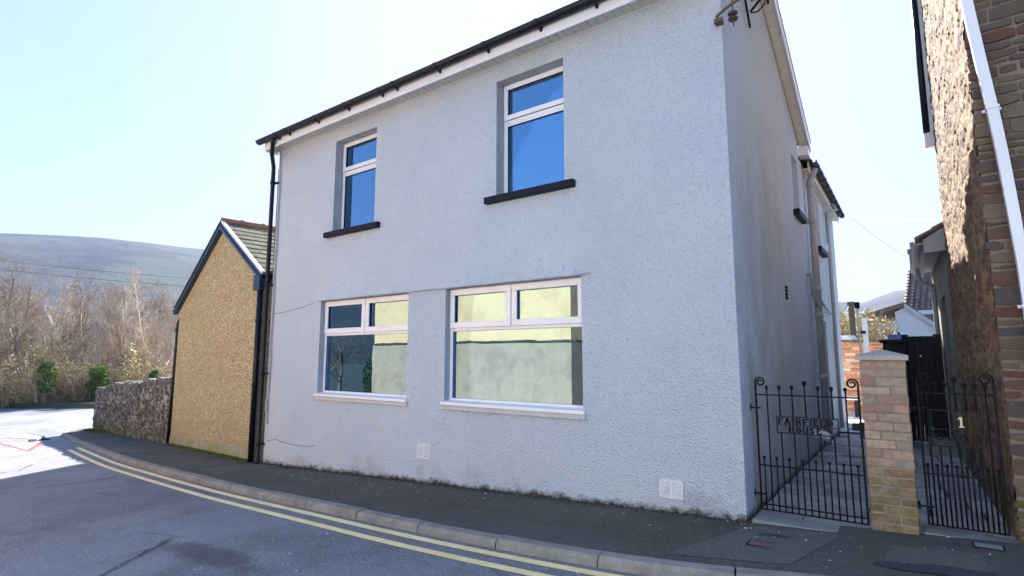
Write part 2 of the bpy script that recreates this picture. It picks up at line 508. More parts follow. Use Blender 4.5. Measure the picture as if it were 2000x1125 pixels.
KERB = catmull([(-22.9, 14, 0), (-22.8, 10, 0), (-22.7, 7.6, 0), (-22.3, 6.45, 0), (-21.5, 5.93, 0), (-19.2, 5.46, 0), (-16.1, 4.96, 0), (-12.34, 4.40, 0), (-10.1, 4.17, 0),
                (-8.1, 4.0, 0), (-6.9, 3.92, 0), (-5.2, 3.85, 0), (-3.6, 3.79, 0), (-2.1, 3.80, 0), (-1.3, 3.88, 0), (-.7, 4.02, 0), (.4, 4.25, 0), (3, 4.6, 0), (9, 5.2, 0)], 10)
def cumlen(P):
    L = [0]
    for a, b in zip(P, P[1:]): L.append(L[-1] + (b - a).length)
    return L
KL = cumlen(KERB)
def kat(s):                 # point and road-side normal at arc length s
    s = max(0, min(KL[-1] - 1e-4, s))
    for i in range(len(KL) - 1):
        if KL[i + 1] >= s: break
    t = (s - KL[i]) / (KL[i + 1] - KL[i])
    p = KERB[i].lerp(KERB[i + 1], t)
    i0 = max(0, i - 2); i1 = min(len(KERB) - 1, i + 3)
    d = (KERB[i1] - KERB[i0]).normalized()
    return p, Vector((d.y, -d.x, 0))
# road (both arms), reaches far past the frame
rm = MB()
for (x0, x1, y0, y1) in ((-48, 12, -14, 16),):
    rm = sheet(x0, x1, 120, y0, y1, 6, lambda x, y: G(x))
struct(rm.build('road', M['road']))
# footway: strip from kerb back edge to past the building line
fm = MB()
N = 150
s0 = 0
def inner(p, s):
    # foot of the buildings / past them
    if p.x < -22.2: return Vector((-21.2, max(p.y, 6.9), 0))
    return None
prev = None
BACK = [(-22.4, 14.0), (-22.0, 7.2), (-21.5, 6.95), (-13.9, 6.1), (-9.1, 5.4), (-1.3, 5.3), (9, 5.8)]
def backy(x):
    P = [(-30, 7.2)] + BACK[2:]
    for (xa, ya), (xb, yb) in zip(P, P[1:]):
        if xa <= x <= xb: return lin(ya, yb, (x - xa) / (xb - xa))
    return 5.8
for i in range(N + 1):
    s = KL[-1] * i / N
    p, nn = kat(s)
    if p.x < -21.6 and p.y > 6.0: q = Vector((-21.4, max(7.0, p.y), 0))
    else: q = Vector((p.x, backy(p.x), 0))
    if p.y > 7.0 and p.x < -22: q = Vector((-21.4, p.y, 0))
    fm.v += [(p.x, p.y, G(p.x) + FOOT), ((p.x + q.x) / 2, (p.y + q.y) / 2, G((p.x + q.x) / 2) + FOOT), (q.x, q.y, G(q.x) + FOOT)]
    if i:
        b = 3 * i
        for k in range(2): fm.face([b - 3 + k, b + k, b + k + 1, b - 2 + k])
struct(fm.build('pavement', M['foot']))
# kerb stones
km = MB(); s = 0.0; kr = random.Random(3)
while s < KL[-1] - 1:
    L = .915
    if s > KL[-1] - 14: L = .9
    pts = []
    e0, e1 = s + .006, s + L - .006
    dz = kr.uniform(-.006, .006); dy = kr.uniform(-.006, .006)
    st = 4; rows = []
    for i in range(st + 1):
        q, nn = kat(lin(e0, e1, i / st)); z = G(q.x)
        a = q + nn * dy; f = a + nn * .115
        rows.append([(a.x, a.y, z - .03), (f.x + nn.x * .012, f.y + nn.y * .012, z - .03), (f.x + nn.x * .006, f.y + nn.y * .006, z + .045 + dz), (f.x - nn.x * .02, f.y - nn.y * .02, z + FOOT + .003 + dz), (a.x, a.y, z + FOOT + .006 + dz)])
    b = len(km.v); t = kr.random()
    for r_ in rows: km.v += r_
    for i in range(st):
        for k in range(5):
            q = (k + 1) % 5; km.face([b + i * 5 + k, b + i * 5 + q, b + (i + 1) * 5 + q, b + (i + 1) * 5 + k][::-1], t)
    km.face([b + k for k in range(5)], t); km.face([b + st * 5 + k for k in range(5)][::-1], t)
    s += L
struct(km.build('kerb', M['kerb']))
# double yellow lines
def kerb_s(x):
    for i, p in enumerate(KERB):
        if p.x > x and p.y < 6.2: return KL[i]
    return KL[-1]
for off, sa in ((.235, -16.6), (.445, -16.4)):
    ym = MB(); a, b = kerb_s(sa), KL[-1] - .5; n = 160
    for i in range(n + 1):
        p, nn = kat(lin(a, b, i / n)); w = .042 + .004 * noise.noise(Vector((i * .7, off * 9, 0)))
        c0 = p + nn * (off - w); c1 = p + nn * (off + w)
        ym.v += [(c0.x, c0.y, G(c0.x) + .004), (c1.x, c1.y, G(c1.x) + .004)]
        if i: ym.face([2 * i - 2, 2 * i - 1, 2 * i + 1, 2 * i])
    struct(ym.build('yellow_line', M['yellow']))
def flat(name, pts, mat, base=0.0, sub=0):
    mb = MB(); mb.poly([(x, y, G(x) + base) for x, y in pts]); return struct(mb.build(name, mat))
def blob(name, cx, cy, rx, ry, rot, mat, base, seed=0, n=40, wob=.3):
    mb = MB(); pts = []
    for i in range(n):
        t = 2 * math.pi * i / n
        r = 1 + wob * noise.noise(Vector((math.cos(t) * 1.5 + seed, math.sin(t) * 1.5, seed)))
        x = rx * r * math.cos(t); y = ry * r * math.sin(t)
        X = cx + x * math.cos(rot) - y * math.sin(rot); Y = cy + x * math.sin(rot) + y * math.cos(rot)
        pts.append((X, Y, G(X) + base))
    b = len(mb.v); mb.v.append((cx, cy, G(cx) + base)); mb.v += pts
    for i in range(n): mb.face([0, 1 + i, 1 + (i + 1) % n])
    return struct(mb.build(name, mat))
blob('dark_pavement_stain', .0, 4.5, .34, .09, R(8), M['wetpatch'], FOOT + .008, 7)
blob('dark_pavement_stain', -1.0, 4.78, .12, .035, R(5), M['wetpatch'], FOOT + .008, 8)
flat('pavement_patch', [(-1.55, 3.98), (-.78, 4.17), (-.55, 5.05), (-1.2, 5.0)], M['patch'], FOOT + .004)
flat('pavement_patch', [(-.28, 4.4), (.28, 4.5), (.25, 5.0), (-.25, 4.92)], M['patch'], FOOT + .004)
flat('pavement_patch', [(-9.3, 4.25), (-8.5, 4.17), (-8.15, 5.02), (-9.0, 5.05)], M['patch'], FOOT + .004)
# warning triangle painted on the junction
T = [(-21.3, 4.2), (-19.0, 4.75), (-16.8, 3.95)]
flat('road_marking', T, M['roadred'], .004)
c = Vector((sum(p[0] for p in T) / 3, sum(p[1] for p in T) / 3))
flat('road_marking', [tuple(c + (Vector(p) - c) * .72) for p in T], M['roadwhite'], .008)
mk = MB()
for (ox, oy) in ((-.35, .0), (.35, .02)):       # two walking figures
    X, Y = c.x + ox, c.y + oy
    def q(pts): mk.poly([(X + a, Y + b, G(X + a) + .012) for a, b in pts])
    q([(-.07, .2), (.07, .2), (.05, .28), (-.05, .28)]); q([(-.06, -.02), (.06, -.02), (.05, .18), (-.05, .18)])
    q([(-.05, -.02), (0, -.02), (-.12, -.24), (-.17, -.22)]); q([(0, -.02), (.05, -.02), (.16, -.23), (.11, -.25)])
    q([(.05, .15), (.06, .11), (.2, .03), (.21, .06)])
struct(mk.build('road_marking', M['black']))
# red brick-like patch by the gully
flat('paved_patch', [(-24.3, 5.2), (-22.7, 5.4), (-21.3, 5.0), (-22.8, 4.75)], M['cement'], .003)

# thresholds and alley paving
AL = MB()
fr = random.Random(11)
y = 5.36
row = 0
while y < 11.9:
    h = fr.uniform(.28, .46)
    if y > 10: h = .6
    x = -1.26 - fr.uniform(0, .4)
    while x < .62:
        w = fr.uniform(.35, .62)
        xa, xb = max(x, -1.255), min(x + w, .62)
        if xb - xa > .05:
            z = G((xa + xb) / 2) + FOOT - .005 + fr.uniform(-.004, .004)
            AL.box(xa + .006, xb - .006, y + .006, y + h - .006, z - .05, z, fr.random(), j=.006)
        x += w
    y += h
struct(AL.build('alley_paving', M['flag'], bevel=.004, seg=1))
b = MB(); b.poly([(-1.26, 5.3, G(-1.26) + .035), (.7, 5.3, G(.6) + .035), (.7, 12, G(.6) + .035), (-1.26, 12, G(-1.26) + .035)])
struct(b.build('alley_bed', M['wetpatch']))
b = MB(); b.poly([(-2.5, 11.9, -1.375), (1.2, 11.9, -1.335), (1.2, 19, -1.335), (-2.5, 19, -1.375)])
struct(b.build('yard_surface', M['yardc']))
b = MB(); b.box(-1.22, -.39, 5.10, 5.34, -1.5, -1.358)
struct(b.build('gate_threshold', M['thresh'], bevel=.008))
b = MB(); b.box(-.05, .62, 5.36, 5.6, -1.5, -1.32); struct(b.build('gate_threshold', M['thresh'], bevel=.008))
b = MB(); b.box(.08, .52, 5.335, 5.36, -1.5, -1.325); struct(b.build('gate_threshold', M['roadwhite'], bevel=.006))

# ============================================================ MAIN HOUSE
XL, XR, YF, YB = -8.83, -1.26, 5.1, 9.3
ZS = 3.62          # soffit height
house = thing('house', 'large pale grey roughcast house with four street windows and black gutter', 'house', (-5, 7.3, -1.5))
def holed(mb, x0, x1, z0, z1, holes, y, mi=0):
    X = sorted({x0, x1} | {h[0] for h in holes} | {h[1] for h in holes})
    Z = sorted({z0, z1} | {h[2] for h in holes} | {h[3] for h in holes})
    for a, b_ in zip(X, X[1:]):
        for c_, d in zip(Z, Z[1:]):
            mx, mz = (a + b_) / 2, (c_ + d) / 2
            if any(h[0] < mx < h[1] and h[2] < mz < h[3] for h in holes): continue
            mb.poly([(a, y, c_), (b_, y, c_), (b_, y, d), (a, y, d)], mi=mi)
def holed_x(mb, x, y0, y1, z0, z1, holes, mi=0):
    Y = sorted({y0, y1} | {h[0] for h in holes} | {h[1] for h in holes}); Z = sorted({z0, z1} | {h[2] for h in holes} | {h[3] for h in holes})
    for a, b_ in zip(Y, Y[1:]):
        for c_, d in zip(Z, Z[1:]):
            my, mz = (a + b_) / 2, (c_ + d) / 2
            if any(h[0] < my < h[1] and h[2] < mz < h[3] for h in holes): continue
            mb.poly([(x, a, c_), (x, b_, c_), (x, b_, d), (x, a, d)], mi=mi)
    for (a, b_, c_, d) in holes:
        xi = x - .13
        mb.poly([(x, a, c_), (xi, a, c_), (xi, a, d), (x, a, d)], mi=mi); mb.poly([(x, b_, c_), (x, b_, d), (xi, b_, d), (xi, b_, c_)], mi=mi)
        mb.poly([(x, a, d), (xi, a, d), (xi, b_, d), (x, b_, d)], mi=mi); mb.poly([(x, a, c_), (x, b_, c_), (xi, b_, c_), (xi, a, c_)], mi=mi)
U1 = (-7.2, -6.22, 1.93, 3.40); U2 = (-3.97, -3.01, 1.93, 3.40)
W1 = (-7.42, -5.46, -.56, .86); W2 = (-4.78, -2.82, -.56, .86)
wm = MB()
holed(wm, XL, XR, -2.2, ZS + .05, [U1, U2, W1, W2], YF)
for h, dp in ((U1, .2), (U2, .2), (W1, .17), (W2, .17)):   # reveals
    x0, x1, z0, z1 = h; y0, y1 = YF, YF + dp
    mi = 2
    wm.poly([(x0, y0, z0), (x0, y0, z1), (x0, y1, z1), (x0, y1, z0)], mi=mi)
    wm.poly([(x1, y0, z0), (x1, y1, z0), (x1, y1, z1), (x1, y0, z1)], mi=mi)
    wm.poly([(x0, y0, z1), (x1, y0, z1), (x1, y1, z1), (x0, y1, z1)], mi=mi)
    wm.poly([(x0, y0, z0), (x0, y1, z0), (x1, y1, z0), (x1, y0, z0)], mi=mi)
RY = 6.85; SL = .5
zr = ZS + .15 + (RY - 4.8) * SL
def gable_z(yv): return ZS + .08 + (yv - YF) * SL if yv < RY else ZS + .08 + (RY - YF) * SL - (yv - RY) * SL
for X_, mi in ((XR, 1), (XL, 1)):
    if X_ == XR:
        wm.poly([(X_, YF, 3.05), (X_, YB, 3.05), (X_, YB, gable_z(YB)), (X_, RY, gable_z(RY)), (X_, YF, gable_z(YF))], mi=1); continue
    pts = [(X_, YF, -2.2), (X_, YB, -2.2), (X_, YB, gable_z(YB)), (X_, RY, gable_z(RY)), (X_, YF, gable_z(YF))]
    wm.poly(pts if X_ == XR else pts[::-1], mi=mi)
holed_x(wm, XR, YF, YB, -2.2, 3.05, [(8.62, 9.14, 2.1, 2.97)], 1)
wm.poly([(XL, YB, -2.2), (XL, YB, 2.6), (XR, YB, 2.6), (XR, YB, -2.2)], mi=1)
wm.build('wall', [M['front'], M['side'], M['reveal']], house)
# drip ledge over the ground floor windows
lm = MB()
n = 30
for i in range(n):
    xa, xb = lin(-7.55, -2.72, i / n), lin(-7.55, -2.72, (i + 1) / n)
    f = lambda x: .865 + .008 * noise.noise(Vector((x * 3, 0, 0)))
    lm.prism([(xa, YF + .001, f(xa)), (xa, YF - .036, f(xa) + .002), (xa, YF - .034, f(xa) + .015), (xa, YF + .001, f(xa) + .03 + .30 * max(0.02, min(1, (xa + 7.55) * 2, (-2.9 - xa) * 2)))], (xb - xa, 0, 0))
lm.build('drip_ledge', M['front'], house)
def frame_rect(mb, x0, x1, z0, z1, w, y0, y1, wr=None, wb=None, wt=None):
    wr = wr or w; wb = wb or w; wt = wt or w
    mb.box(x0, x1, y0, y1, z1 - wt, z1); mb.box(x0, x1, y0, y1, z0, z0 + wb)
    mb.box(x0, x0 + w, y0 + .0005, y1, z0 + wb, z1 - wt); mb.box(x1 - wr, x1, y0 + .0005, y1, z0 + wb, z1 - wt)
def window(kind, h, yfr, label):
    x0, x1, z0, z1 = h
    f = MB(); y0, y1 = yfr, yfr + .07
    p = MB(); c = []
    if kind == 'up':
        frame_rect(f, x0, x1, z0, z1, .055, y0, y1)
        zt = z1 - .47
        f.box(x0 + .055, x1 - .055, y0 + .001, y1, zt - .045, zt)
        cm = MB(); frame_rect(cm, x0 + .01, x1 - .01, zt + .003, z1 - .01, .062, y0 - .018, y0 - .0005); c.append(cm)
        b = MB(); frame_rect(b, x0 + .035, x1 - .035, z0 + .02, zt - .05, .03, y0 - .006, y0 - .0005); c.append(b)
        panes = [(x0 + .07, x1 - .07, zt + .06, z1 - .07), (x0 + .06, x1 - .06, z0 + .045, zt - .07)]
    else:
        frame_rect(f, x0, x1, z0, z1, .05, y0, y1)
        zt = z0 + .93
        f.box(x0 + .05, x1 - .05, y0 + .001, y1, zt - .05, zt)
        xm = (x0 + x1) / 2
        f.box(xm - .02, xm + .02, y0 + .002, y1, zt, z1 - .05)
        for a, b_ in ((x0 + .012, xm - .006), (xm + .006, x1 - .012)):
            cm = MB(); frame_rect(cm, a, b_, zt - .012, z1 - .012, .075, y0 - .022, y0 - .0005); c.append(cm)
        panes = [(x0 + .08, xm - .075, zt + .055, z1 - .08), (xm + .075, x1 - .08, zt + .055, z1 - .08), (x0 + .05, x1 - .05, z0 + .05, zt - .05)]
    w = f.build('window', M['white'], house, bevel=.006)
    w['label'] = label
    for cm in c: cm.build('casement', M['white'], w, bevel=.006)
    for (a, b_, c_, d) in panes:
        gm_ = MB(); gm_.box(a - .012, b_ + .012, y0 + .018, y0 + .024, c_ - .012, d + .012); gm_.build('pane', M['glass'], w)
        # black gasket
        gk = MB(); frame_rect(gk, a - .006, b_ + .006, c_ - .006, d + .006, .007, y0 + .008, y0 + .0175); gk.build('gasket', M['black'], w)
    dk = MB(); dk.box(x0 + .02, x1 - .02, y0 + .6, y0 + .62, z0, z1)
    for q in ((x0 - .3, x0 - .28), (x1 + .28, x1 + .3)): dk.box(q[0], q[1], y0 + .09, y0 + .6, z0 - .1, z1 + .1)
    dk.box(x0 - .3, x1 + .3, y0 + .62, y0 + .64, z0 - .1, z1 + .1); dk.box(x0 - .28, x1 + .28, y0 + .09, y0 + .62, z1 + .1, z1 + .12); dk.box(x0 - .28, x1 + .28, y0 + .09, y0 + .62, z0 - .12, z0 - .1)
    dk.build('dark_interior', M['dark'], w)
    if kind == 'low' and x0 < -6:
        cu = MB()
        for q in range(7): cu.box(x0 + .03 + q * .05, x0 + .075 + q * .05, y0 + .12 + .012 * (q % 2), y0 + .13 + .012 * (q % 2), z0, z1)
        cu.build('curtain', M['whitewall'], w)
    sm = MB()
    if kind == 'up':
        sm.hexa([(x0 - .14, YF - .075, z0 - .085), (x1 + .14, YF - .075, z0 - .085), (x1 + .14, y1, z0 - .085), (x0 - .14, y1, z0 - .085),
                 (x0 - .14, YF - .075, z0 - .005), (x1 + .14, YF - .075, z0 - .005), (x1 + .14, YF + .19, z0 + .012), (x0 - .14, YF + .19, z0 + .012)])
        sm.build('sill', M['sill'], w, bevel=.008)
    else:
        sm.hexa([(x0 - .03, YF - .045, z0 - .03), (x1 + .03, YF - .045, z0 - .03), (x1 + .03, y0 + .02, z0 - .03), (x0 - .03, y0 + .02, z0 - .03),
                 (x0 - .03, YF - .045, z0 + .008), (x1 + .03, YF - .045, z0 + .008), (x1 + .03, y0 + .02, z0 + .03), (x0 - .03, y0 + .02, z0 + .03)])
        sm.build('sill', M['white'], w, bevel=.005)
        s2 = MB(); s2.box(x0 - .035, x1 + .035, YF - .03, YF + .02, z0 - .085, z0 - .032); s2.build('sub_sill', M['cill'], w, bevel=.006)
    return w
window('up', U1, YF + .15, 'narrow upper left window above the black sill')
window('up', U2, YF + .15, 'upper right window above the black sill')
window('low', W1, YF + .09, 'left ground floor window with two top casements')
window('low', W2, YF + .09, 'right ground floor window with two top casements')
# eaves: soffit, fascia, gutter
sf = MB()
sf.box(XL - .02, XR + .14, 4.86, YF + .001, ZS, ZS + .012)
k = XL
while k < XR + .2:
    sf.box(k, k + .006, 4.87, YF - .004, ZS - .006, ZS + .001, mi=1); k += .1
sf.build('soffit', [M['soffit'], M['cill']], house)
b = MB(); b.box(XL - .02, XR, YF - .012, YF + .002, ZS - .022, ZS - .001); b.build('soffit_trim', M['soffit'], house)
fa = MB(); fa.box(XL - .04, XR + .14, 4.84, 4.862, ZS - .065, ZS + .10); fa.build('fascia', M['white'], house, bevel=.003)
b = MB(); b.box(XL - .045, XL - .022, 4.86, YF, ZS - .08, ZS + .095); b.build('eaves_end_box', M['white'], house)
def half_gutter(p0, p1, r, seg=10):
    p0, p1 = Vector(p0), Vector(p1); d = (p1 - p0).normalized(); a = Vector((d.y, -d.x, 0)); mb = MB()
    n = 2
    for p in (p0, p1):
        for rr in (r, r - .006):
            for k_ in range(seg + 1):
                t = math.pi * k_ / seg
                mb.v.append(tuple(p + a * math.cos(t) * rr - Vector((0, 0, 1)) * math.sin(t) * rr))
    S = seg + 1
    for k_ in range(seg):
        mb.face([k_, k_ + 1, 2 * S + k_ + 1, 2 * S + k_]); mb.face([S + k_, 3 * S + k_, 3 * S + k_ + 1, S + k_ + 1])
        mb.face([k_, S + k_, S + k_ + 1, k_ + 1]); mb.face([2 * S + k_, 2 * S + k_ + 1, 3 * S + k_ + 1, 3 * S + k_])
    for q in (0, seg): mb.face([q, S + q, 3 * S + q, 2 * S + q])
    return mb
gy, gz = 4.775, ZS + .095
gut = half_gutter((XL - .12, gy, gz), (XR + .2, gy, gz), .064)
for xe in (XL - .122, XR + .2):
    gut.prism([(xe, gy + .064 * math.cos(math.pi * k / 10), gz - .064 * math.sin(math.pi * k / 10)) for k in range(11)], (.006, 0, 0))
go = gut.build('gutter', M['black'], house)
for x in [XL + .45, XL + .75, XL + 1.55, XL + 2.3, XL + 3.05, XL + 3.35, XL + 4.15, XL + 4.95, XL + 5.7, XL + 6.4, XL + 7.1]:
    bb = half_gutter((x - .022, gy, gz), (x + .022, gy, gz), .073)
    bb.prism([(x - .015, gy + .02, gz - .055), (x - .015, gy + .058, gz - .09), (x - .015, gy + .058, gz)], (.03, 0, 0))
    bb.build('gutter_bracket', M['black'], go)
# roof slopes with slates
def slates(mb, p0, u, v, nu, nv, w, h, off=.012):
    p0, u, v = Vector(p0), Vector(u).normalized(), Vector(v).normalized(); nrm = u.cross(v).normalized()
    for j in range(nv):
        for i in range(-1, nu):
            a = i * w + (w / 2 if j % 2 else 0); a0 = max(0, a); a1 = min(nu * w, a + w)
            if a1 - a0 < .02: continue
            q0, q1 = j * h, (j + 1) * h + .04
            lo = nrm * (off + rnd.uniform(0, .006)); hi = nrm * .002
            P = [p0 + u * (a0 + .003) + v * q0, p0 + u * (a1 - .003) + v * q0, p0 + u * (a1 - .003) + v * q1, p0 + u * (a0 + .003) + v * q1]
            mb.hexa([P[0], P[1], P[2], P[3], P[0] + lo, P[1] + lo, P[2] + hi, P[3] + hi], rnd.random())
rf = MB()
x0, x1 = XL - .06, XR + .16
ze = ZS + .12
for a, z_a, b_, z_b in ((4.80, ze, RY, ze + (RY - 4.8) * SL), (YB + .27, ze - (YB + .27 - RY) * SL + (RY - 4.8) * SL, RY, ze + (RY - 4.8) * SL)):
    rf.hexa([(x0, a, z_a - .03), (x1, a, z_a - .03), (x1, b_, z_b - .03), (x0, b_, z_b - .03), (x0, a, z_a), (x1, a, z_a), (x1, b_, z_b), (x0, b_, z_b)])
slates(rf, (x0, 4.78, ze), (1, 0, 0), (0, 1, SL), 32, 13, .245, .2)
ro = rf.build('roof', M['slate'], house)
b = MB(); b.tube([(x0, RY, ze + (RY - 4.8) * SL - .02), (x1, RY, ze + (RY - 4.8) * SL - .02)], .1, 8); b.build('ridge', M['slate'], ro)
# verge (barge) boards and verge soffit on the alley side
for X0, X1 in ((XR + .14, XR + .155),):
    vb = MB()
    for (ya, yb) in ((4.84, RY), (RY, YB + .25)):
        za = ze - .02 + (ya - 4.8) * SL if ya < RY else ze - .02 + (RY - 4.8) * SL
        zb = ze - .02 + (RY - 4.8) * SL if yb <= RY else ze - .02 + (RY - 4.8) * SL - (yb - RY) * SL
        vb.prism([(X0, ya, za - .17), (X0, yb, zb - .17), (X0, yb, zb), (X0, ya, za)], (X1 - X0, 0, 0))
    vb.build('barge_board', M['white'], house)
vs = MB()
for (ya, yb) in ((YF, RY), (RY, YB + .25)):
    n = int(abs(yb - ya) / .1)
    for i in range(n):
        a, b_ = lin(ya, yb, i / n), lin(ya, yb, (i + 1) / n) - .006
        f = lambda q: (ze - .15 + (q - 4.8) * SL) if q <= RY else (ze - .15 + (RY - 4.8) * SL - (q - RY) * SL)
        vs.hexa([(XR + .001, a, f(a) - .012), (XR + .14, a, f(a) - .012), (XR + .14, b_, f(b_) - .012), (XR + .001, b_, f(b_) - .012),
                 (XR + .001, a, f(a)), (XR + .14, a, f(a)), (XR + .14, b_, f(b_)), (XR + .001, b_, f(b_))])
vs.build('verge_soffit', M['soffit'], house)
zbx = ze - .17 + (RY - 4.8) * SL - (YB + .25 - RY) * SL
b = MB(); b.box(XR + .001, XR + .138, YB + .02, YB + .24, zbx - .12, zbx + .02); b.build('eaves_end_box', M['white'], house)
# street downpipe at the left corner
dp = MB()
dp.tube([(XL + .36, gy, gz - .05), (XL + .33, gy, gz - .09), (XL + .1, 4.9, gz - .24), (XL - .05, 5.03, gz - .40), (XL - .05, 5.03, -1.70), (XL - .04, 4.99, -1.76)], .036, 10)
for z in (3.0, 1.2, -.3, -1.45): dp.tube([(XL - .05, 5.03, z), (XL - .05, 5.03, z + .05)], .045, 10)
for z in (3.0, 1.2, -.3, -1.45): dp.box(XL - .05, XL + .05, 5.04, 5.09, z + .01, z + .035)
dp.build('downpipe', M['black'], house, smooth=True)
cb = MB()
for k, (ox, col) in enumerate(((.0, 0), (.03, 0))):
    pts = [(XL + .02 + ox, YF - .012, ZS - .02)]
    for i in range(20):
        z = lin(3.2, -1.1, i / 19); pts.append((XL + .065 + ox * 1.2 + .008 * math.sin(i * 1.3 + k), YF - .01, z))
    cb.tube(pts, .006, 5)
cb.build('wall_cable', M['pipeg'], house)
b = MB(); b.box(XL + .03, XL + .08, YF - .035, YF - .001, -.9, -.72); b.build('cable_box', M['pipeg'], house, bevel=.004)
# cracks in the render
def crack(pts, r):
    cr = MB(); cr.tube([(x, YF - .0005, z) for x, z in pts], r, 4); cr.build('crack', M['sill'], house)
crack([(-8.7, .72), (-8.4, .74), (-8.15, .77), (-7.9, .79), (-7.6, .85)], .0035)
crack([(-8.75, -1.38), (-8.5, -1.33), (-8.2, -1.36), (-7.9, -1.37), (-7.6, -1.36), (-7.42, -1.33)], .0035)
# air vents
def vent(x0, x1, z0, z1, split):
    v = MB(); frame_rect(v, x0, x1, z0, z1, .012, YF - .016, YF - .001)
    bk_ = MB(); bk_.box(x0 + .01, x1 - .01, YF - .006, YF - .0005, z0 + .01, z1 - .01)
    cols = [(x0 + .014, (x0 + x1) / 2 - .006), ((x0 + x1) / 2 + .006, x1 - .014)] if split else [(x0 + .03, x1 - .014)]
    n = 7
    for (a, b_) in cols:
        for i in range(n):
            z = lin(z0 + .018, z1 - .03, i / (n - 1))
            v.hexa([(a, YF - .02, z), (b_, YF - .02, z), (b_, YF - .008, z + .008), (a, YF - .008, z + .008), (a, YF - .02, z + .004), (b_, YF - .02, z + .004), (b_, YF - .008, z + .012), (a, YF - .008, z + .012)])
    if True: v.box((x0 + x1) / 2 - .007, (x0 + x1) / 2 + .007, YF - .018, YF - .002, z0 + .012, z1 - .012)
    vo = v.build('air_vent', M['cill'] if not split else M['white'], house); bk_.build('vent_backing', M['pipeg'], vo); return vo
vent(-5.22, -5.0, -1.28, -1.09, True)
vent(-2.02, -1.80, -1.29, -1.13, True)
# power line insulators on the corner
ins = MB()
ins.tube([(-1.29, 5.02, 3.18), (-1.2, 5.0, 3.22), (-1.08, 4.98, 3.25), (-.98, 5.0, 3.27)], .014, 6)
ins.box(-1.31, -1.24, 5.02, 5.1, 3.13, 3.17)
ins.tube([(-.98, 5.0, 3.27), (-.96, 5.0, 3.2)], .012, 6)
ins.tube([(-1.13, 4.99, 3.02), (-1.13, 4.99, 3.52)], .008, 6)
io = ins.build('insulator_bracket', mat_plain('rusty_bracket', (.12, .08, .06), .8), house)
for z in (3.1, 3.33):
    d = MB()
    prof = [(.012, -.03), (.038, -.028), (.046, -.01), (.022, .0), (.022, .022), (.044, .03), (.044, .046), (.015, .06)]
    for i in range(len(prof) - 1):
        d.tube([(-1.13, 4.99, z + prof[i][1]), (-1.13, 4.99, z + prof[i + 1][1])], [prof[i][0], prof[i + 1][0]], 12)
    d.build('insulator', M['porc'], io, smooth=True)
br = MB()
br.tube([(-1.23, 5.95, 4.02), (-1.23, 6.2, 3.66)], .012, 6)
br.tube([(-1.2, 6.12, 3.8), (-1.02, 6.12, 3.98)], .016, 4)
br.tube([(-1.02, 6.12, 4.08), (-1.02, 6.12, 3.82)], .012, 6)
br.tube([(-1.2, 6.15, 3.8), (-1.12, 6.1, 3.76), (-1.05, 6.1, 3.82), (-1.02, 6.1, 3.95)], .008, 6)
br.build('cable_bracket', M['sill'], house)
# small square vent on the side wall
b = MB()
for i in range(4): b.box(XR + .001, XR + .012, 7.5, 7.62, .72 + i * .045, .75 + i * .045)
b.build('air_vent', M['dark'], house)

# rear wing
YE = 13.6; ZW = 2.98; XI = -4.6
rw = MB()
UR = [(8.62, 9.14, 2.1, 2.97)]
RH = [(10.7, 11.35, 1.9, 2.85), (10.5, 11.2, -1.4, .62), (12.1, 12.6, -1.2, .55)]
holed_x(rw, XR, YB + .01, YE, -2.2, ZW + .1, RH)
rw.poly([(XR, YE, -2.2), (XI, YE, -2.2), (XI, YE, ZW), (XI / 2 + XR / 2, YE, ZW + .8), (XR, YE, ZW)])
rw.poly([(XI, YB, -2.2), (XI, YB, ZW), (XI, YE, ZW), (XI, YE, -2.2)])
rw.build('rear_wing_wall', M['side'], house)
for (a, b_, c_, d) in RH[:2]:
    w = MB(); x = XR - .13
    w.box(x, x + .05, a, a + .06, c_, d); w.box(x, x + .05, b_ - .06, b_, c_, d); w.box(x, x + .05, a + .06, b_ - .06, d - .06, d); w.box(x, x + .05, a + .06, b_ - .06, c_, c_ + .06)
    o = w.build('window', M['white'], house)
    g_ = MB(); g_.box(x + .01, x + .018, a + .05, b_ - .05, c_ + .05, d - .05); g_.build('pane', M['glass'], o)
    g_ = MB(); g_.box(x - .05, x - .04, a, b_, c_, d); g_.build('dark_interior', M['dark'], o)
    if c_ > 0:
        s_ = MB(); s_.box(XR - .05, XR + .09, a - .1, b_ + .1, c_ - .09, c_); s_.build('sill', M['sill'], o, bevel=.008)
a, b_, c_, d = RH[2]
g_ = MB(); g_.box(XR - .13, XR - .1, a, b_, c_, d); g_.build('back_door', M['white'], house)
# upper side window of the front block near its back corner
w = MB(); a, b_, c_, d = UR[0]
w.box(XR - .14, XR - .12, a, b_, c_, d)
o = w.build('window', M['white'], house); g_ = MB(); g_.box(XR - .1195, XR - .112, a + .06, b_ - .06, c_ + .06, d - .06); g_.build('pane', M['glass'], o)
s_ = MB(); s_.box(XR + .001, XR + .08, a - .1, b_ + .1, c_ - .09, c_); s_.build('sill', M['sill'], o, bevel=.008)
rr = MB()
xm = (XR + XI) / 2
rr.hexa([(XR + .12, YB + .26, ZW + .1), (XR + .12, YE + .2, ZW + .1), (xm, YE + .2, ZW + 1.05), (xm, YB + .26, ZW + 1.05), (XR + .12, YB + .26, ZW + .13), (XR + .12, YE + .2, ZW + .13), (xm, YE + .2, ZW + 1.08), (xm, YB + .26, ZW + 1.08)])
rr.hexa([(xm, YB + .26, ZW + 1.05), (xm, YE + .2, ZW + 1.05), (XI - .2, YE + .2, ZW + .1), (XI - .2, YB + .26, ZW + .1), (xm, YB + .26, ZW + 1.08), (xm, YE + .2, ZW + 1.08), (XI - .2, YE + .2, ZW + .13), (XI - .2, YB + .26, ZW + .13)])
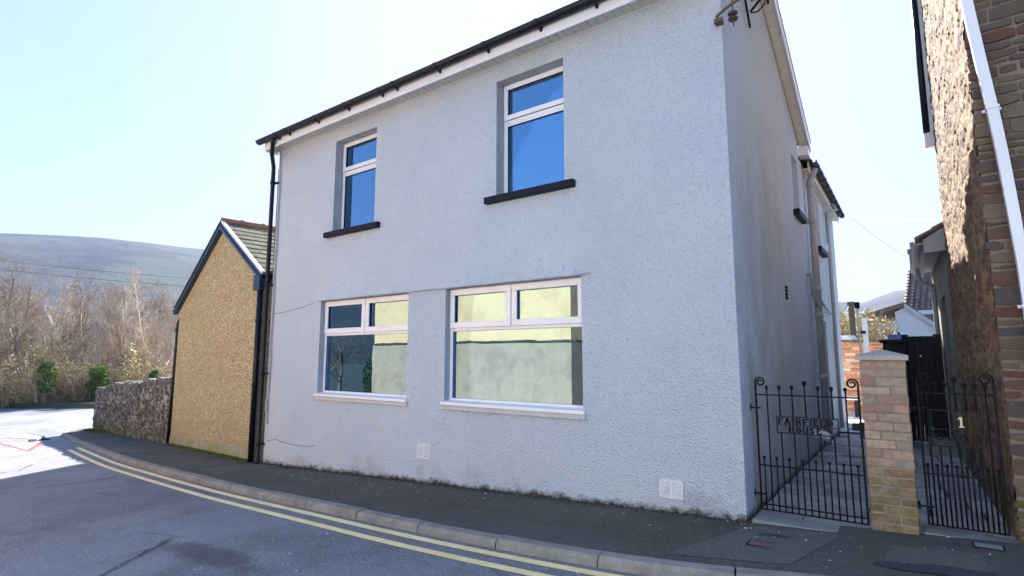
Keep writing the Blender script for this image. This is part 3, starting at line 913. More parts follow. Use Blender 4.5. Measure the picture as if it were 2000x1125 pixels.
slates(rr, (XR + .14, YB + .28, ZW + .13), (0, 1, 0), (-1, 0, .6), 16, 8, .245, .22)
rr.build('rear_wing_roof', M['slate'], house)
b = MB(); b.box(XR + .001, XR + .09, YB + .26, YE + .15, ZW - .02, ZW); b.box(XR + .09, XR + .11, YB + .26, YE + .18, ZW - .05, ZW + .1); b.build('rear_soffit', M['soffit'], house)
gg = half_gutter((XR + .17, YB + .2, ZW + .1), (XR + .17, YE + .2, ZW + .1), .055)
g2 = gg.build('rear_gutter', M['black'], house)
y = YB + .5
while y < YE:
    bb = half_gutter((XR + .17, y - .02, ZW + .1), (XR + .17, y + .02, ZW + .1), .064); bb.build('gutter_bracket', M['black'], g2); y += .42
# soil pipe, hopper, waste pipes
sp = MB(); px_, py_ = XR + .085, 9.72
sp.tube([(px_, py_, -1.33), (px_, py_, 2.72), (px_, py_ + .02, 2.8), (px_ + .03, py_ + .05, 2.9), (px_ + .08, py_ + .05, 3.02)], .052, 12)
for z in (-.35, .6, 1.0, 2.1, 2.7): sp.tube([(px_, py_, z), (px_, py_, z + .09)], .06, 12)
so = sp.build('soil_pipe', M['pipeg'], house, smooth=True)
b = MB(); b.tube([(XR, 9.35, 1.25), (XR + .06, 9.35, 1.25), (XR + .07, 9.36, 1.2), (XR + .07, 9.36, .95), (XR + .08, 9.45, .86), (px_, py_ - .02, .78)], .024, 8); b.build('waste_pipe', M['pipeg'], so, smooth=True)
b = MB(); b.tube([(XR + .05, 10.35, .92), (XR + .05, 11.6, .78)], .022, 8); b.build('waste_pipe', M['pipeg'], so, smooth=True)
b = MB(); b.tube([(XR + .14, 12.2, ZW - .0), (XR + .2, 12.2, ZW - .12), (XR + .06, 12.0, ZW - .2), (XR + .06, 12.0, -1.3)], .036, 10); b.build('downpipe', M['pipeg'], house, smooth=True)
b = MB(); b.tube([(XR, 9.0, -1.08), (XR + .14, 9.0, -1.1), (XR + .2, 9.0, -1.14)], .06, 12); b.tube([(XR + .2, 9.0, -1.14), (XR + .205, 9.0, -1.142)], .045, 10); b.build('drain_outlet', M['pipew'], house, smooth=True)

# ============================================================ GARAGE (pebbledash outbuilding)
ga0 = Vector((-9.17, 5.12, 0)); ga1 = Vector((-13.9, 5.76, 0))
gu = (ga1 - ga0).normalized(); gw = (ga1 - ga0).length; gn = Vector((gu.y, -gu.x, 0))   # gn points away from the street?
if gn.y < 0: gn = -gn
gar = thing('outbuilding', 'narrow tan pebbledash outbuilding with slate gable roof and navy bargeboards', 'outbuilding', tuple(ga0 + gu * gw / 2 + Vector((0, 0, -1.9))))
def gp(u, d, z): p = ga0 + gu * u + gn * d; return (p.x, p.y, z)
AP = 2.12; ZA = 2.66; zeR, zeL = 1.42, 1.12
DEP = 5.5
w = MB()
zb = -2.3
prof = [(0, zb), (gw, zb), (gw, zeL), (AP, ZA), (0, zeR)]
w.poly([gp(u, 0, z) for u, z in prof])
w.poly([gp(u, DEP, z) for u, z in prof][::-1])
w.poly([gp(0, 0, zb), gp(0, 0, zeR), gp(0, DEP, zeR), gp(0, DEP, zb)]); w.poly([gp(gw, 0, zb), gp(gw, DEP, zb), gp(gw, DEP, zeL), gp(gw, 0, zeL)])
w.build('wall', M['peb'], gar)
b = MB(); b.hexa([gp(gw - .005, .0, zb), gp(.005, .0, zb), gp(.005, -.025, zb), gp(gw - .005, -.025, zb), gp(gw - .005, .0, -1.80), gp(.005, .0, -1.50), gp(.005, -.018, -1.50), gp(gw - .005, -.018, -1.80)])
b.build('plinth', M['plinth'], gar)
r_ = MB()
oR, oL = .12, .14
sR = (ZA - zeR) / AP; sL = (ZA - zeL) / (gw - AP)
ze_R, ze_L = zeR - oR * sR + .1, zeL - oL * sL + .1; ZAp = ZA + .1
f0, f1 = -.07, DEP
for (ua, za, ub, zb_) in ((-oR, ze_R, AP, ZAp), (gw + oL, ze_L, AP, ZAp)):
    r_.hexa([gp(ua, f0, za - .03), gp(ua, f1, za - .03), gp(ub, f1, zb_ - .03), gp(ub, f0, zb_ - .03), gp(ua, f0, za), gp(ua, f1, za), gp(ub, f1, zb_), gp(ub, f0, zb_)])
P = Vector(gp(-oR, f0, ze_R)); slates(r_, P, gn, (Vector(gp(AP, f0, ZAp)) - P), 20, 11, .28, .235, .014)
P = Vector(gp(gw + oL, f1, ze_L)); slates(r_, P, -gn, (Vector(gp(AP, f1, ZAp)) - P), 20, 14, .28, .23, .014)
ro = r_.build('roof', M['slate'], gar)
d = f0
for i in range(13):
    m_ = MB(); m_.tube([gp(AP, d, ZAp + .0), gp(AP, d + .40, ZAp + .0)], .085, 8)
    m_.tube([gp(AP, d + .38, ZAp + .0), gp(AP, d + .43, ZAp)], .1, 8); m_.build('ridge_tile', M['ridge'], ro, smooth=False); d += .43
for side, (ua, za) in (('R', (-oR, ze_R)), ('L', (gw + oL, ze_L))):
    bb = MB()
    bb.prism([gp(ua, f0 - .004, za - .13), gp(AP, f0 - .004, ZAp - .14), gp(AP, f0 - .004, ZAp - .02), gp(ua, f0 - .004, za - .015)], tuple(gn * .02))
    bb.prism([gp(ua, .0, za - .15), gp(AP, .0, ZAp - .155), gp(AP, .0, ZAp - .1), gp(ua, .0, za - .1)], tuple(gn * -.1))
    if side == 'R': bb.prism([gp(ua, f0 + .01, za - .18), gp(ua + .25, f0 + .01, za - .18 + .25 * sR * .2), gp(ua + .25, f0 + .01, za - .18 + .25 * sR), ], tuple(gn * .11))
    bo = bb.build('bargeboard', M['navy'], gar)
    cc = MB(); cc.prism([gp(ua, f0 - .012, za - .02), gp(AP, f0 - .012, ZAp - .02), gp(AP, f0 - .012, ZAp + .03), gp(ua, f0 - .012, za + .035)], tuple(gn * .05))
    cc.build('verge_strip', M['white'] if side == 'R' else M['navy'], bo)
p0, p1 = gp(gw + oL + .05, f0 - .02, ze_L - .03), gp(gw + oL + .05, f1, ze_L - .03)
half_gutter(p0, p1, .055).build('gutter', M['black'], gar)
b = MB(); b.tube([gp(gw + oL + .05, .1, ze_L - .08), gp(gw + oL + .03, .08, ze_L - .2), gp(gw + .05, .0, ze_L - .36), gp(gw + .05, -.03, -1.95)], .036, 10)
for z in (.6, -.6, -1.6): b.tube([gp(gw + .05, -.01, z), gp(gw + .05, -.01, z + .06)], .045, 10)
b.build('downpipe', M['black'], gar, smooth=True)
half_gutter(gp(-oR - .03, f0 - .02, ze_R - .04), gp(-oR - .03, f1, ze_R - .04), .055).build('gutter', M['black'], gar)
b = MB(); b.box(-9.28, -9.08, 5.0, 5.1, 1.15, 1.42); b.build('eaves_box', M['navy'], gar)
b = MB(); b.tube([(-9.13, 5.05, 1.3), (-9.13, 5.05, -1.74)], .045, 10)
for z in (.6, -.5): b.tube([(-9.13, 5.05, z), (-9.13, 5.05, z + .06)], .052, 10)
b.build('downpipe', M['black'], gar, smooth=True)
b = MB(); b.box(-9.16, -8.85, 5.28, 5.32, -2, 3.4); b.build('gap_shade', M['dark'], gar)  # near-black sheet stands in for the shade between the two buildings

# ============================================================ rubble relief surface
def rubble(mb, P0, u, nrm, length, zf0, zf1, step, cell, amp, seed=0, zs=1.0, edge=.0):
    """P0 start point, u unit along, nrm outward, zf0/zf1 functions of distance -> bottom/top"""
    u, nrm = Vector(u).normalized(), Vector(nrm).normalized()
    nu = int(length / step); b = len(mb.v)
    if mb.m is None: mb.m = [0] * len(mb.v)
    H = max(zf1(0) - zf0(0), zf1(length) - zf0(length)); nv = int(H / step)
    tints = []
    for j in range(nv + 1):
        for i in range(nu + 1):
            a = length * i / nu; z = lin(zf0(a), zf1(a), j / nv)
            q = Vector((a / cell, z / (cell * zs), seed))
            q += Vector((noise.noise(q * 1.3), noise.noise(q * 1.3 + Vector((9, 3, 1))), 0)) * .45
            D, C = noise.voronoi(Vector((q.x, q.y, seed)))
            e = D[1] - D[0]
            m = max(0, min(1, (.16 - e) / .12))
            hsh = noise.cell(C[0] * 3.7 + Vector((seed, 1, 2)))
            dsp = amp * (min(e * 2.6, 1) ** .5) * (.8 + .5 * abs(hsh)) + amp * .32 * noise.fractal(Vector((a * 9, z * 9, seed)), 1, 2, 3)
            fade = min(1, a / .06, (length - a) / .06)
            p = Vector(P0) + u * a + nrm * (dsp * (fade if edge else 1))
            mb.v.append((p.x, p.y, z)); mb.m.append(m); tints.append((hsh * .5 + .5 + seed) % 1.0)
    for j in range(nv):
        for i in range(nu):
            k_ = j * (nu + 1) + i
            mb.face([b + k_, b + k_ + 1, b + k_ + nu + 2, b + k_ + nu + 1], tints[k_])
# boundary wall left of the garage
bw = thing('boundary_wall', 'low rough rubble stone wall with patchy mortar beside the tan outbuilding', 'wall', (-17.8, 6.3, -2.2))
p0 = Vector((-14.0, 5.78, 0)); p1 = Vector((-21.95, 6.74, 0)); uu = (p1 - p0).normalized(); LW = (p1 - p0).length; nn = Vector((-uu.y, uu.x, 0))
if nn.y > 0: nn = -nn
def wtop(a): return lin(-.63, -1.02, a / LW) + (.07 if a < 2.7 else (.0 if a < 6.6 else -.09)) + .028 * noise.noise(Vector((a * 4, 3, 0)))
def wbot(a): return G(p0.x - a) - .05
m_ = MB(); rubble(m_, p0, uu, nn, LW, wbot, wtop, .04, .15, .045, 3, .65)
rubble(m_, p1 - nn * .38, nn, uu, .38, lambda a: wbot(LW), lambda a: wtop(LW), .04, .15, .03, 5, .65)
rubble(m_, p1 - nn * .38, -uu, -nn, LW, lambda a: wbot(LW - a), lambda a: wtop(LW - a), .12, .15, .03, 6, .65)
m_.build('wall_face', M['rubble'], bw)
cp = MB(); a = 0; cr_ = random.Random(4)
while a < LW:
    L = cr_.uniform(.09, .2); h = cr_.uniform(.03, .13); z = wtop(a + L / 2)
    if cr_.random() < .14: h += .05
    q0, q1 = p0 + uu * a, p0 + uu * min(a + L - .015, LW + .02)
    A = nn * .05; B = -nn * .42
    cp.hexa([(q0 + A).to_tuple()[:2] + (z - .06,), (q1 + A).to_tuple()[:2] + (z - .06,), (q1 + B).to_tuple()[:2] + (z - .06,), (q0 + B).to_tuple()[:2] + (z - .06,),
             (q0 + A * .6).to_tuple()[:2] + (z + h * .7,), (q1 + A * .3).to_tuple()[:2] + (z + h * cr_.uniform(.6, 1),), (q1 + B).to_tuple()[:2] + (z + h,), (q0 + B).to_tuple()[:2] + (z + h * .8,)], cr_.random())
    a += L
cp.m = [0.25] * len(cp.v)
cp.build('coping_stones', M['rubble'], bw, bevel=.012, seg=1)

# ============================================================ STONE HOUSE on the right
sh = thing('stone_house', 'dark brown rubble stone house with sunlit side wall and white downpipe', 'house', (1.5, 7, -1.4))
c0 = Vector((.51, 5.4, 0)); c1 = Vector((.418, 8.9, 0)); su = (c1 - c0).normalized(); sL_ = (c1 - c0).length; sn = Vector((-1, 0, 0))
sn = Vector((-su.y, su.x, 0)); sn = sn if sn.x < 0 else -sn
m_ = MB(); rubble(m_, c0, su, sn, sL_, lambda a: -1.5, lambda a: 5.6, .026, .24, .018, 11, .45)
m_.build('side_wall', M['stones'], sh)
# front: roughly coursed stones, each modelled
sf_ = MB(); back = MB(); sf_.m = []
fr = random.Random(21); z = -1.5
frontlen = 4.0
yF = 5.40
back.box(c0.x - .006, c0.x + frontlen, yF, yF + .05, -1.6, 5.6)
while z < 5.5:
    h = fr.choice([.05, .06, .07, .085, .1, .13]) * fr.uniform(.9, 1.1)
    x = c0.x - .01 - fr.uniform(0, .02)
    first = True
    while x < c0.x + frontlen:
        w_ = fr.uniform(.1, .34) if h < .1 else fr.uniform(.15, .4)
        gapm = fr.uniform(.012, .026); pr = fr.uniform(.008, .026)
        nseg = max(2, int(w_ / .06)); top = []; bot = []
        for i in range(nseg + 1):
            xx = lin(x + gapm * .5, x + w_ - gapm * .5, i / nseg)
            e = .3 if i in (0, nseg) else 0
            top.append((xx, z + h - gapm * .5 - e * h * fr.uniform(0, .5) + fr.uniform(-.006, .006)))
            bot.append((xx, z + gapm * .5 + e * h * fr.uniform(0, .5) + fr.uniform(-.006, .006)))
        pl = bot + top[::-1]
        t = fr.random()
        sf_.prism([(a_, yF + .002, b_) for a_, b_ in pl][::-1], (0, -pr, 0), t)
        x += w_
    z += h
sf_.m = [0] * len(sf_.v)
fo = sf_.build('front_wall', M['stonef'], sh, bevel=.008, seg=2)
back.build('front_mortar', mat_concrete('lime_mortar', (.15, .12, .09), (.25, .205, .155)), fo)
b = MB(); b.poly([(c1.x, 8.9, -1.5), (c1.x + 4, 8.9, -1.5), (c1.x + 4, 8.9, 5.6), (c1.x, 8.9, 5.6)][::-1]); b.build('rear_wall', M['cement'], sh)
b = MB()
b.hexa([(.10, 5.2, 5.5), (2.6, 5.2, 7.1), (2.6, 9.1, 7.1), (.22, 9.1, 5.5), (.10, 5.2, 5.55), (2.6, 5.2, 7.15), (2.6, 9.1, 7.15), (.22, 9.1, 5.55)]); b.build('roof', M['slate'], sh)
zE = 3.95
EZ = 4.05
# eaves of the side wall: fascia, soffit and dark gutter
for nm, x0a, x0b, w_, za, zb_, mt in (('soffit', .215, .325, .2, 0, .02, 'soffit'), ('fascia', .195, .305, .02, -.06, .14, 'pipew')):
    pass
b = MB(); ya, yb = 5.3, 8.95
def sx(yv): return lin(.215, .335, (yv - 5.3) / 3.6)
b.hexa([(sx(ya), ya, 2.79), (sx(ya) + .02, ya, 2.79), (sx(yb) + .02, yb, 2.79), (sx(yb), yb, 2.79), (sx(ya), ya, 2.93), (sx(ya) + .02, ya, 2.93), (sx(yb) + .02, yb, 2.93), (sx(yb), yb, 2.93)])
EAVE = b
# tall eave line seen as the dark vertical edge: a gutter downpipe against the sky
b = MB(); b.tube([(.335, 8.86, 2.95), (.335, 8.86, 5.4)], .04, 10); b.build('rear_downpipe', M['black'], sh, smooth=True)
b = MB(); b.box(.36, .41, 8.84, 8.9, 2.84, 5.5); b.build('corner_board', M['pipew'], sh)
b = MB(); b.box(.30, .40, 8.82, 8.92, 2.76, 2.93); b.build('pipe_hopper', M['pipew'], sh)
# long white downpipe on the front
b = MB()
pts = [(.47, 5.31, 3.6), (.505, 5.31, 3.0), (.56, 5.31, 2.3), (.615, 5.31, 1.66), (.655, 5.31, .95), (.675, 5.31, .4), (.69, 5.31, -1.3)]
P3 = catmull(pts, 5); w_ = .034
for i, p in enumerate(P3):
    b.v += [(p.x - w_, p.y - w_, p.z), (p.x + w_, p.y - w_, p.z), (p.x + w_, p.y + w_, p.z), (p.x - w_, p.y + w_, p.z)]
    if i:
        q = 4 * i
        for k_ in range(4): b.face([q - 4 + k_, q - 4 + (k_ + 1) % 4, q + (k_ + 1) % 4, q + k_])
po = b.build('downpipe', M['pipew'], sh, bevel=.004)
for z, x in ((1.85, .60), (.35, .675), (-.55, .683)):
    c_ = MB(); c_.box(x - .04, x + .04, 5.27, 5.278, z, z + .02); c_.box(x - .056, x + .056, 5.34, 5.36, z - .002, z + .02)
    for q in (x - .04, x + .036): c_.box(q, q + .004, 5.272, 5.36, z, z + .02)
    c_.build('pipe_clip', M['pipew'], po)
# low rear extension
e0 = c1; XE = .40
b = MB()
def ex(yv): return .40 - .0265 * (yv - 8.9)
DO = (9.55, 10.4)
for (ya, yb) in ((8.9, DO[0]), (DO[1], 11.8)):
    b.hexa([(ex(ya), ya, -1.5), (ex(ya) + .15, ya, -1.5), (ex(yb) + .15, yb, -1.5), (ex(yb), yb, -1.5), (ex(ya), ya, 1.45), (ex(ya) + .15, ya, 1.45), (ex(yb) + .15, yb, 1.45), (ex(yb), yb, 1.45)])
b.hexa([(ex(DO[0]), DO[0], .85), (ex(DO[0]) + .15, DO[0], .85), (ex(DO[1]) + .15, DO[1], .85), (ex(DO[1]), DO[1], .85), (ex(DO[0]), DO[0], 1.45), (ex(DO[0]) + .15, DO[0], 1.45), (ex(DO[1]) + .15, DO[1], 1.45), (ex(DO[1]), DO[1], 1.45)])
b.poly([(.34, 11.8, -1.5), (3, 11.8, -1.5), (3, 11.8, 1.5), (.34, 11.8, 1.5)][::-1])
b.build('extension_wall', M['cement'], sh)
b = MB(); b.box(.47, .5, 9.5, 10.45, -1.5, .9); b.build('doorway', M['dark'], sh)
b = MB()
b.hexa([(.12, 8.86, 1.46), (.42, 8.86, 1.46), (.38, 11.9, 1.46), (.1, 11.9, 1.46), (.12, 8.86, 1.48), (.42, 8.86, 1.48), (.38, 11.9, 1.48), (.1, 11.9, 1.48)])
b.build('extension_soffit', M['pipeg'], sh)
b = MB(); b.prism([(.19, 8.84, 1.34), (.42, 8.84, 1.36), (.42, 8.84, 1.66), (.19, 8.84, 1.52)], (0, .04, 0)); b.box(.185, .20, 8.86, 11.9, 1.36, 1.52); b.build('extension_fascia', M['pipeg'], sh)
b = MB(); b.hexa([(.1, 8.84, 1.52), (.1, 12, 1.52), (1.8, 12, 2.5), (1.8, 8.84, 2.5), (.1, 8.84, 1.55), (.1, 12, 1.55), (1.8, 12, 2.54), (1.8, 8.84, 2.54)][::1])
slates(b, (.1, 11.97, 1.55), (0, -1, 0), (1, 0, .57), 12, 8, .26, .22); b.build('extension_roof', M['tile'], sh)
eg = half_gutter((.13, 8.84, 1.5), (.10, 12.0, 1.5), .055); eo = eg.build('extension_gutter', M['pipeg'], sh)
b = MB(); b.tube([(.12, 11.2, 1.44), (.12, 11.2, 1.3), (.18, 11.2, 1.2), (.3, 11.2, 1.15), (.31, 11.2, 1.05), (.31, 11.2, -1.2)], .034, 8); b.build('extension_downpipe', M['pipeg'], eo, smooth=True)

# ============================================================ GATE PIER
pier = thing('gate_pier', 'buff brick gate pier with pointed concrete cap and mossy foot', 'pier', (-.22, 5.46, -1.34))
PX0, PX1, PY0, PY1 = -.385, -.068, 5.30, 5.62
pb = MB(); ch = 1.325 / 19; pr_ = random.Random(5)
for i in range(19):
    z = -1.35 + i * ch; g_ = .005; jj = .0025
    fx = PX0 + (PX1 - PX0) * (.66 if i % 2 else .34)
    fx += pr_.uniform(-.012, .012)
    hy = (PY1 - PY0) / 2
    if i % 2 == 0: cells = [(PX0, fx, PY0, PY0 + hy), (fx, PX1, PY0, PY0 + hy * 1.3), (PX0, PX0 + .16, PY0 + hy, PY1), (PX0 + .16, PX1, PY0 + hy * 1.3, PY1)]
    else: cells = [(PX0, fx, PY0, PY0 + hy * 1.1), (fx, PX1, PY0, PY0 + hy), (PX0, fx, PY0 + hy * 1.1, PY1), (fx, PX1, PY0 + hy, PY1)]
    for (a, b_, c_, d) in cells:
        q = [pr_.uniform(-.0035, .0035) for _ in range(2)]
        pb.box(a + g_ + q[0] * (a == PX0), b_ - g_ + q[1] * (b_ == PX1), c_ + g_ + pr_.uniform(-.003, .004), d - g_, z + g_, z + ch - g_, pr_.random(), j=jj)
bo = pb.build('brickwork', M['pierb'], pier, bevel=.006, seg=2)
b = MB(); b.box(PX0 + .009, PX1 - .009, PY0 + .010, PY1 - .009, -1.4, -.03); b.build('mortar', M['mortar'], bo)
b = MB(); xm, ym = (PX0 + PX1) / 2, (PY0 + PY1) / 2; o_ = .018
x0, x1, y0, y1 = PX0 - o_, PX1 + o_, PY0 - o_, PY1 + o_
b.box(x0, x1, y0, y1, -.028, .012)
b.v += [(x0, y0, .0125), (x1, y0, .0125), (x1, y1, .0125), (x0, y1, .0125), (xm, ym, .062)]
n_ = len(b.v)
for k_ in range(4): b.face([n_ - 5 + k_, n_ - 5 + (k_ + 1) % 4, n_ - 1])
b.build('cap', M['capc'], pier, bevel=.004)

# ============================================================ WROUGHT IRON GATES
def spiral(cx, cz, r0, r1, a0, turns, y, n=26):
    return [(cx + lin(r0, r1, i / n) * math.cos(a0 + turns * 2 * math.pi * i / n), y, cz + lin(r0, r1, i / n) * math.sin(a0 + turns * 2 * math.pi * i / n)) for i in range(n + 1)]
STROKES = {
 'F': [((0, 0), (0, 1)), ((0, 1), (.7, 1)), ((0, .52), (.5, .52)), ((-.15, 0), (.2, 0)), ((.7, 1), (.7, .82))],
 'A': [((0, 0), (.42, 1)), ((.42, 1), (.85, 0)), ((.17, .36), (.68, .36)), ((-.14, 0), (.14, 0)), ((.7, 0), (1, 0))],
 'I': [((.1, 0), (.1, 1)), ((-.08, 0), (.28, 0)), ((-.08, 1), (.28, 1))],
 'R': [((0, 0), (0, 1)), ((0, 1), (.45, 1)), ((.45, 1), (.66, .88)), ((.66, .88), (.66, .64)), ((.66, .64), (.45, .5)), ((.45, .5), (0, .5)), ((.35, .5), (.8, 0)), ((-.15, 0), (.18, 0))],
 'E': [((0, 0), (0, 1)), ((-.1, 1), (.65, 1)), ((0, .52), (.48, .52)), ((-.1, 0), (.68, 0)), ((.65, 1), (.65, .85)), ((.68, 0), (.68, .17))],
 'L': [((0, 0), (0, 1)), ((-.12, 0), (.65, 0)), ((-.15, 1), (.18, 1)), ((.65, 0), (.65, .2))],
 'D': [((0, 0), (0, 1)), ((-.12, 1), (.4, 1)), ((.4, 1), (.72, .8)), ((.72, .8), (.8, .5)), ((.8, .5), (.72, .2)), ((.72, .2), (.4, 0)), ((.4, 0), (-.12, 0))],
 'H': [((0, 0), (0, 1)), ((.75, 0), (.75, 1)), ((0, .5), (.75, .5)), ((-.14, 0), (.16, 0)), ((.6, 0), (.9, 0)), ((-.14, 1), (.16, 1)), ((.6, 1), (.9, 1))],
 'O': [((.4, 0), (.12, .15)), ((.12, .15), (0, .5)), ((0, .5), (.12, .85)), ((.12, .85), (.4, 1)), ((.4, 1), (.7, .85)), ((.7, .85), (.82, .5)), ((.82, .5), (.7, .15)), ((.7, .15), (.4, 0))],
 'U': [((0, 1), (0, .3)), ((0, .3), (.15, .05)), ((.15, .05), (.4, 0)), ((.4, 0), (.65, .05)), ((.65, .05), (.78, .3)), ((.78, .3), (.78, 1)), ((-.14, 1), (.16, 1)), ((.64, 1), (.92, 1))],
 'S': [((.62, .85), (.4, 1)), ((.4, 1), (.12, .9)), ((.12, .9), (.1, .68)), ((.1, .68), (.55, .42)), ((.55, .42), (.62, .18)), ((.62, .18), (.35, 0)), ((.35, 0), (.05, .15))]}
def letters(mb, text, x, z, h, adv, y):
    for ch_ in text:
        for (a, b_) in STROKES[ch_]:
            A = Vector((x + a[0] * h * .8, y, z + a[1] * h)); B = Vector((x + b_[0] * h * .8, y, z + b_[1] * h)); d = (B - A)
            thick = .0078 if abs(d.z) > abs(d.x) * 1.2 else .0045
            d.normalize(); s_ = Vector((-d.z, 0, d.x)) * thick
            A -= d * .002; B += d * .002
            mb.prism([A + s_, A - s_, B - s_, B + s_], (0, .006, 0))
        x += adv[ch_] if isinstance(adv, dict) else adv
def gate(x0, x1, y, zb, zt, label, name_sign):
    g = thing('iron_gate', label, 'gate', ((x0 + x1) / 2, y, zb))
    yy = y
    fm_ = MB()
    rr_ = .0085
    zr1, zr2, zlow = zt - .21 + .0, 0, zb + .385
    zr1 = zb + 1.005
    fm_.box(x0 + .0, x0 + .016, yy - .008, yy + .008, zb, zb + 1.10)
    fm_.box(x1 - .016, x1, yy - .008, yy + .008, zb, zb + 1.10)
    for z in (zb + .004, zb + .05, zlow, zr1):
        if z == zb + .05 and not name_sign: continue
        fm_.box(x0 + .016, x1 - .016, yy - .005, yy + .005, z - .006, z + .006)
    fo_ = fm_.build('gate_frame', M['iron'], g, bevel=.002, seg=1)
    # scrolls on both stiles
    for sgn, xs_ in ((1, x0 + .008), (-1, x1 - .008)):
        sc = MB(); z0 = zb + 1.09; r = .042
        P_ = [(xs_, yy, z0)]
        cx = xs_ + sgn * r
        for i in range(34):
            t = i / 33; ang = math.pi - t * 2 * math.pi * 1.45; rad = lin(r, .012, t ** 1.1)
            P_.append((cx + sgn * rad * math.cos(ang), yy, z0 + .03 + rad * math.sin(ang)))
        sc.tube(P_, .0075, 6); sc.build('scroll', M['iron'], g, smooth=True)
    n = 8; W = x1 - x0
    sx0, sx1, sz0, sz1 = x0 + W * .205, x0 + W * .80, zb + .675, zb + .825
    if not name_sign: sx0, sx1, sz0, sz1 = x0 + .07, x1 - .1, zb + .60, zb + .88
    for i in range(1, n):
        x = x0 + W * i / n; hgt = zr1 + .07 + (.035 if i == 4 else 0) - .012 * abs(i - 4) * .3
        bm_ = MB()
        if sx0 < x < sx1:
            bm_.tube([(x, yy, sz1), (x, yy, hgt)], .0065, 6); bm_.tube([(x, yy, zb), (x, yy, sz0)], .0065, 6)
        else: bm_.tube([(x, yy, zb), (x, yy, hgt)], .0065, 6)
        bm_.ball((x, yy, hgt + .008), .0165 if i != 4 else .02, 10, 8); bm_.tube([(x, yy, hgt - .016), (x, yy, hgt - .008)], .011, 8)
        bm_.build('bar', M['iron'], g, smooth=True)
    for i in range(n):
        x = x0 + W * (i + .5) / n
        bm_ = MB(); bm_.tube([(x, yy, zb), (x, yy, zlow + .06)], .0065, 6); bm_.ball((x, yy, zlow + .068), .0145, 10, 8)
        bm_.build('short_bar', M['iron'], g, smooth=True)
    sg = MB(); frame_rect(sg, sx0, sx1, sz0, sz1, .008, yy - .006, yy + .006)
    zm = lin(sz0, sz1, .47); sg.box(sx0 + .008, sx1 - .008, yy - .005, yy + .005, zm - .003, zm + .003)
    so_ = sg.build('name_frame', M['iron'], g)
    if name_sign:
        lt = MB()
        tw = (sx1 - sx0 - .035) / 9
        adv = {'F': tw * 1.0, 'A': tw * 1.2, 'I': tw * .62, 'R': tw * 1.12, 'E': tw * 1.02, 'L': tw * 1.0, 'D': tw}
        letters(lt, 'FAIRFIELD', sx0 + .022, zm + .011, .052, adv, yy - .003)
        letters(lt, 'HOUSE', sx0 + .105, sz0 + .014, .046, .054, yy - .003)
        lt.build('lettering', M['iron'], so_)
    else:
        nb = MB(); X, Z = x0 + W * .53, zm + .03
        nb.box(X, X + .014, yy - .014, yy - .007, Z, Z + .07); nb.box(X - .009, X + .024, yy - .014, yy - .007, Z - .008, Z)
        nb.prism([(X, yy - .014, Z + .07), (X - .012, yy - .014, Z + .055), (X - .012, yy - .014, Z + .048), (X, yy - .014, Z + .058)], (0, .007, 0))
        nb.build('number', M['gold'], so_)
        rings = MB()
        for i in range(5):
            P_ = [(sx0 + .05 + i * .075 + .024 * math.cos(t * math.pi / 8), yy, sz0 + .075 + .024 * math.sin(t * math.pi / 8)) for t in range(17)]
            rings.tube(P_, .004, 5, cap=False)
        rings.build('ring_panel', M['iron'], so_)
    hs = MB(); xh = x0
    for z in (zb + .13, zb + .88): hs.box(xh - .05, xh + .05, yy - .012, yy - .009, z, z + .014); hs.tube([(xh - .045, yy, z - .02), (xh - .045, yy, z + .04)], .01, 8)
    hs.build('hinge', M['iron'], g)
    if name_sign:
        l = MB(); l.box(x1 - .07, x1 + .005, yy - .02, yy + .02, zb + .74, zb + .80); l.box(x1 - .02, x1 + .03, yy - .016, yy + .016, zb + .68, zb + .81); l.build('latch', M['iron'], g, bevel=.003)
    return g
gate(-1.215, -.40, 5.42, -1.345, 0, 'black wrought iron gate with FAIRFIELD HOUSE nameplate beside the pale house', True)
gate(-.02, .46, 5.5, -1.29, 0, 'black wrought iron gate bearing number 1 beside the dark stone wall', False)

# ============================================================ BACK OF THE ALLEY
bwk = thing('brick_wall', 'weathered red brick wall with rough pale end closing the yard', 'wall', (-.8, 16, -1.3))
m_ = MB(); br_ = random.Random(9); z = -1.4; i = 0
while z < .36:
    x = -1.98 + (.11 if i % 2 else 0)
    if i % 3 == 0: x -= br_.uniform(0, .12)
    while x < .2:
        if not (x < -1.75 and br_.random() < .35):
            m_.box(x + .006, x + .212, 16 + br_.uniform(-.012, .01), 16.2, z + .006, z + .068, br_.random(), j=.004)
        x += .222
    z += .075; i += 1
m_.build('brickwork', M['redb'], bwk)
b = MB(); b.box(-1.7, .2, 16.02, 16.18, -1.4, .34); b.build('mortar', M['cream'], bwk)
b = MB()
for i in range(9): b.box(-1.95 + i * .25, -1.95 + i * .25 + .24, 15.93, 16.27, .36, .40 + br_.uniform(0, .03), br_.random(), j=.01)
b.build('coping', M['slate'], bwk)
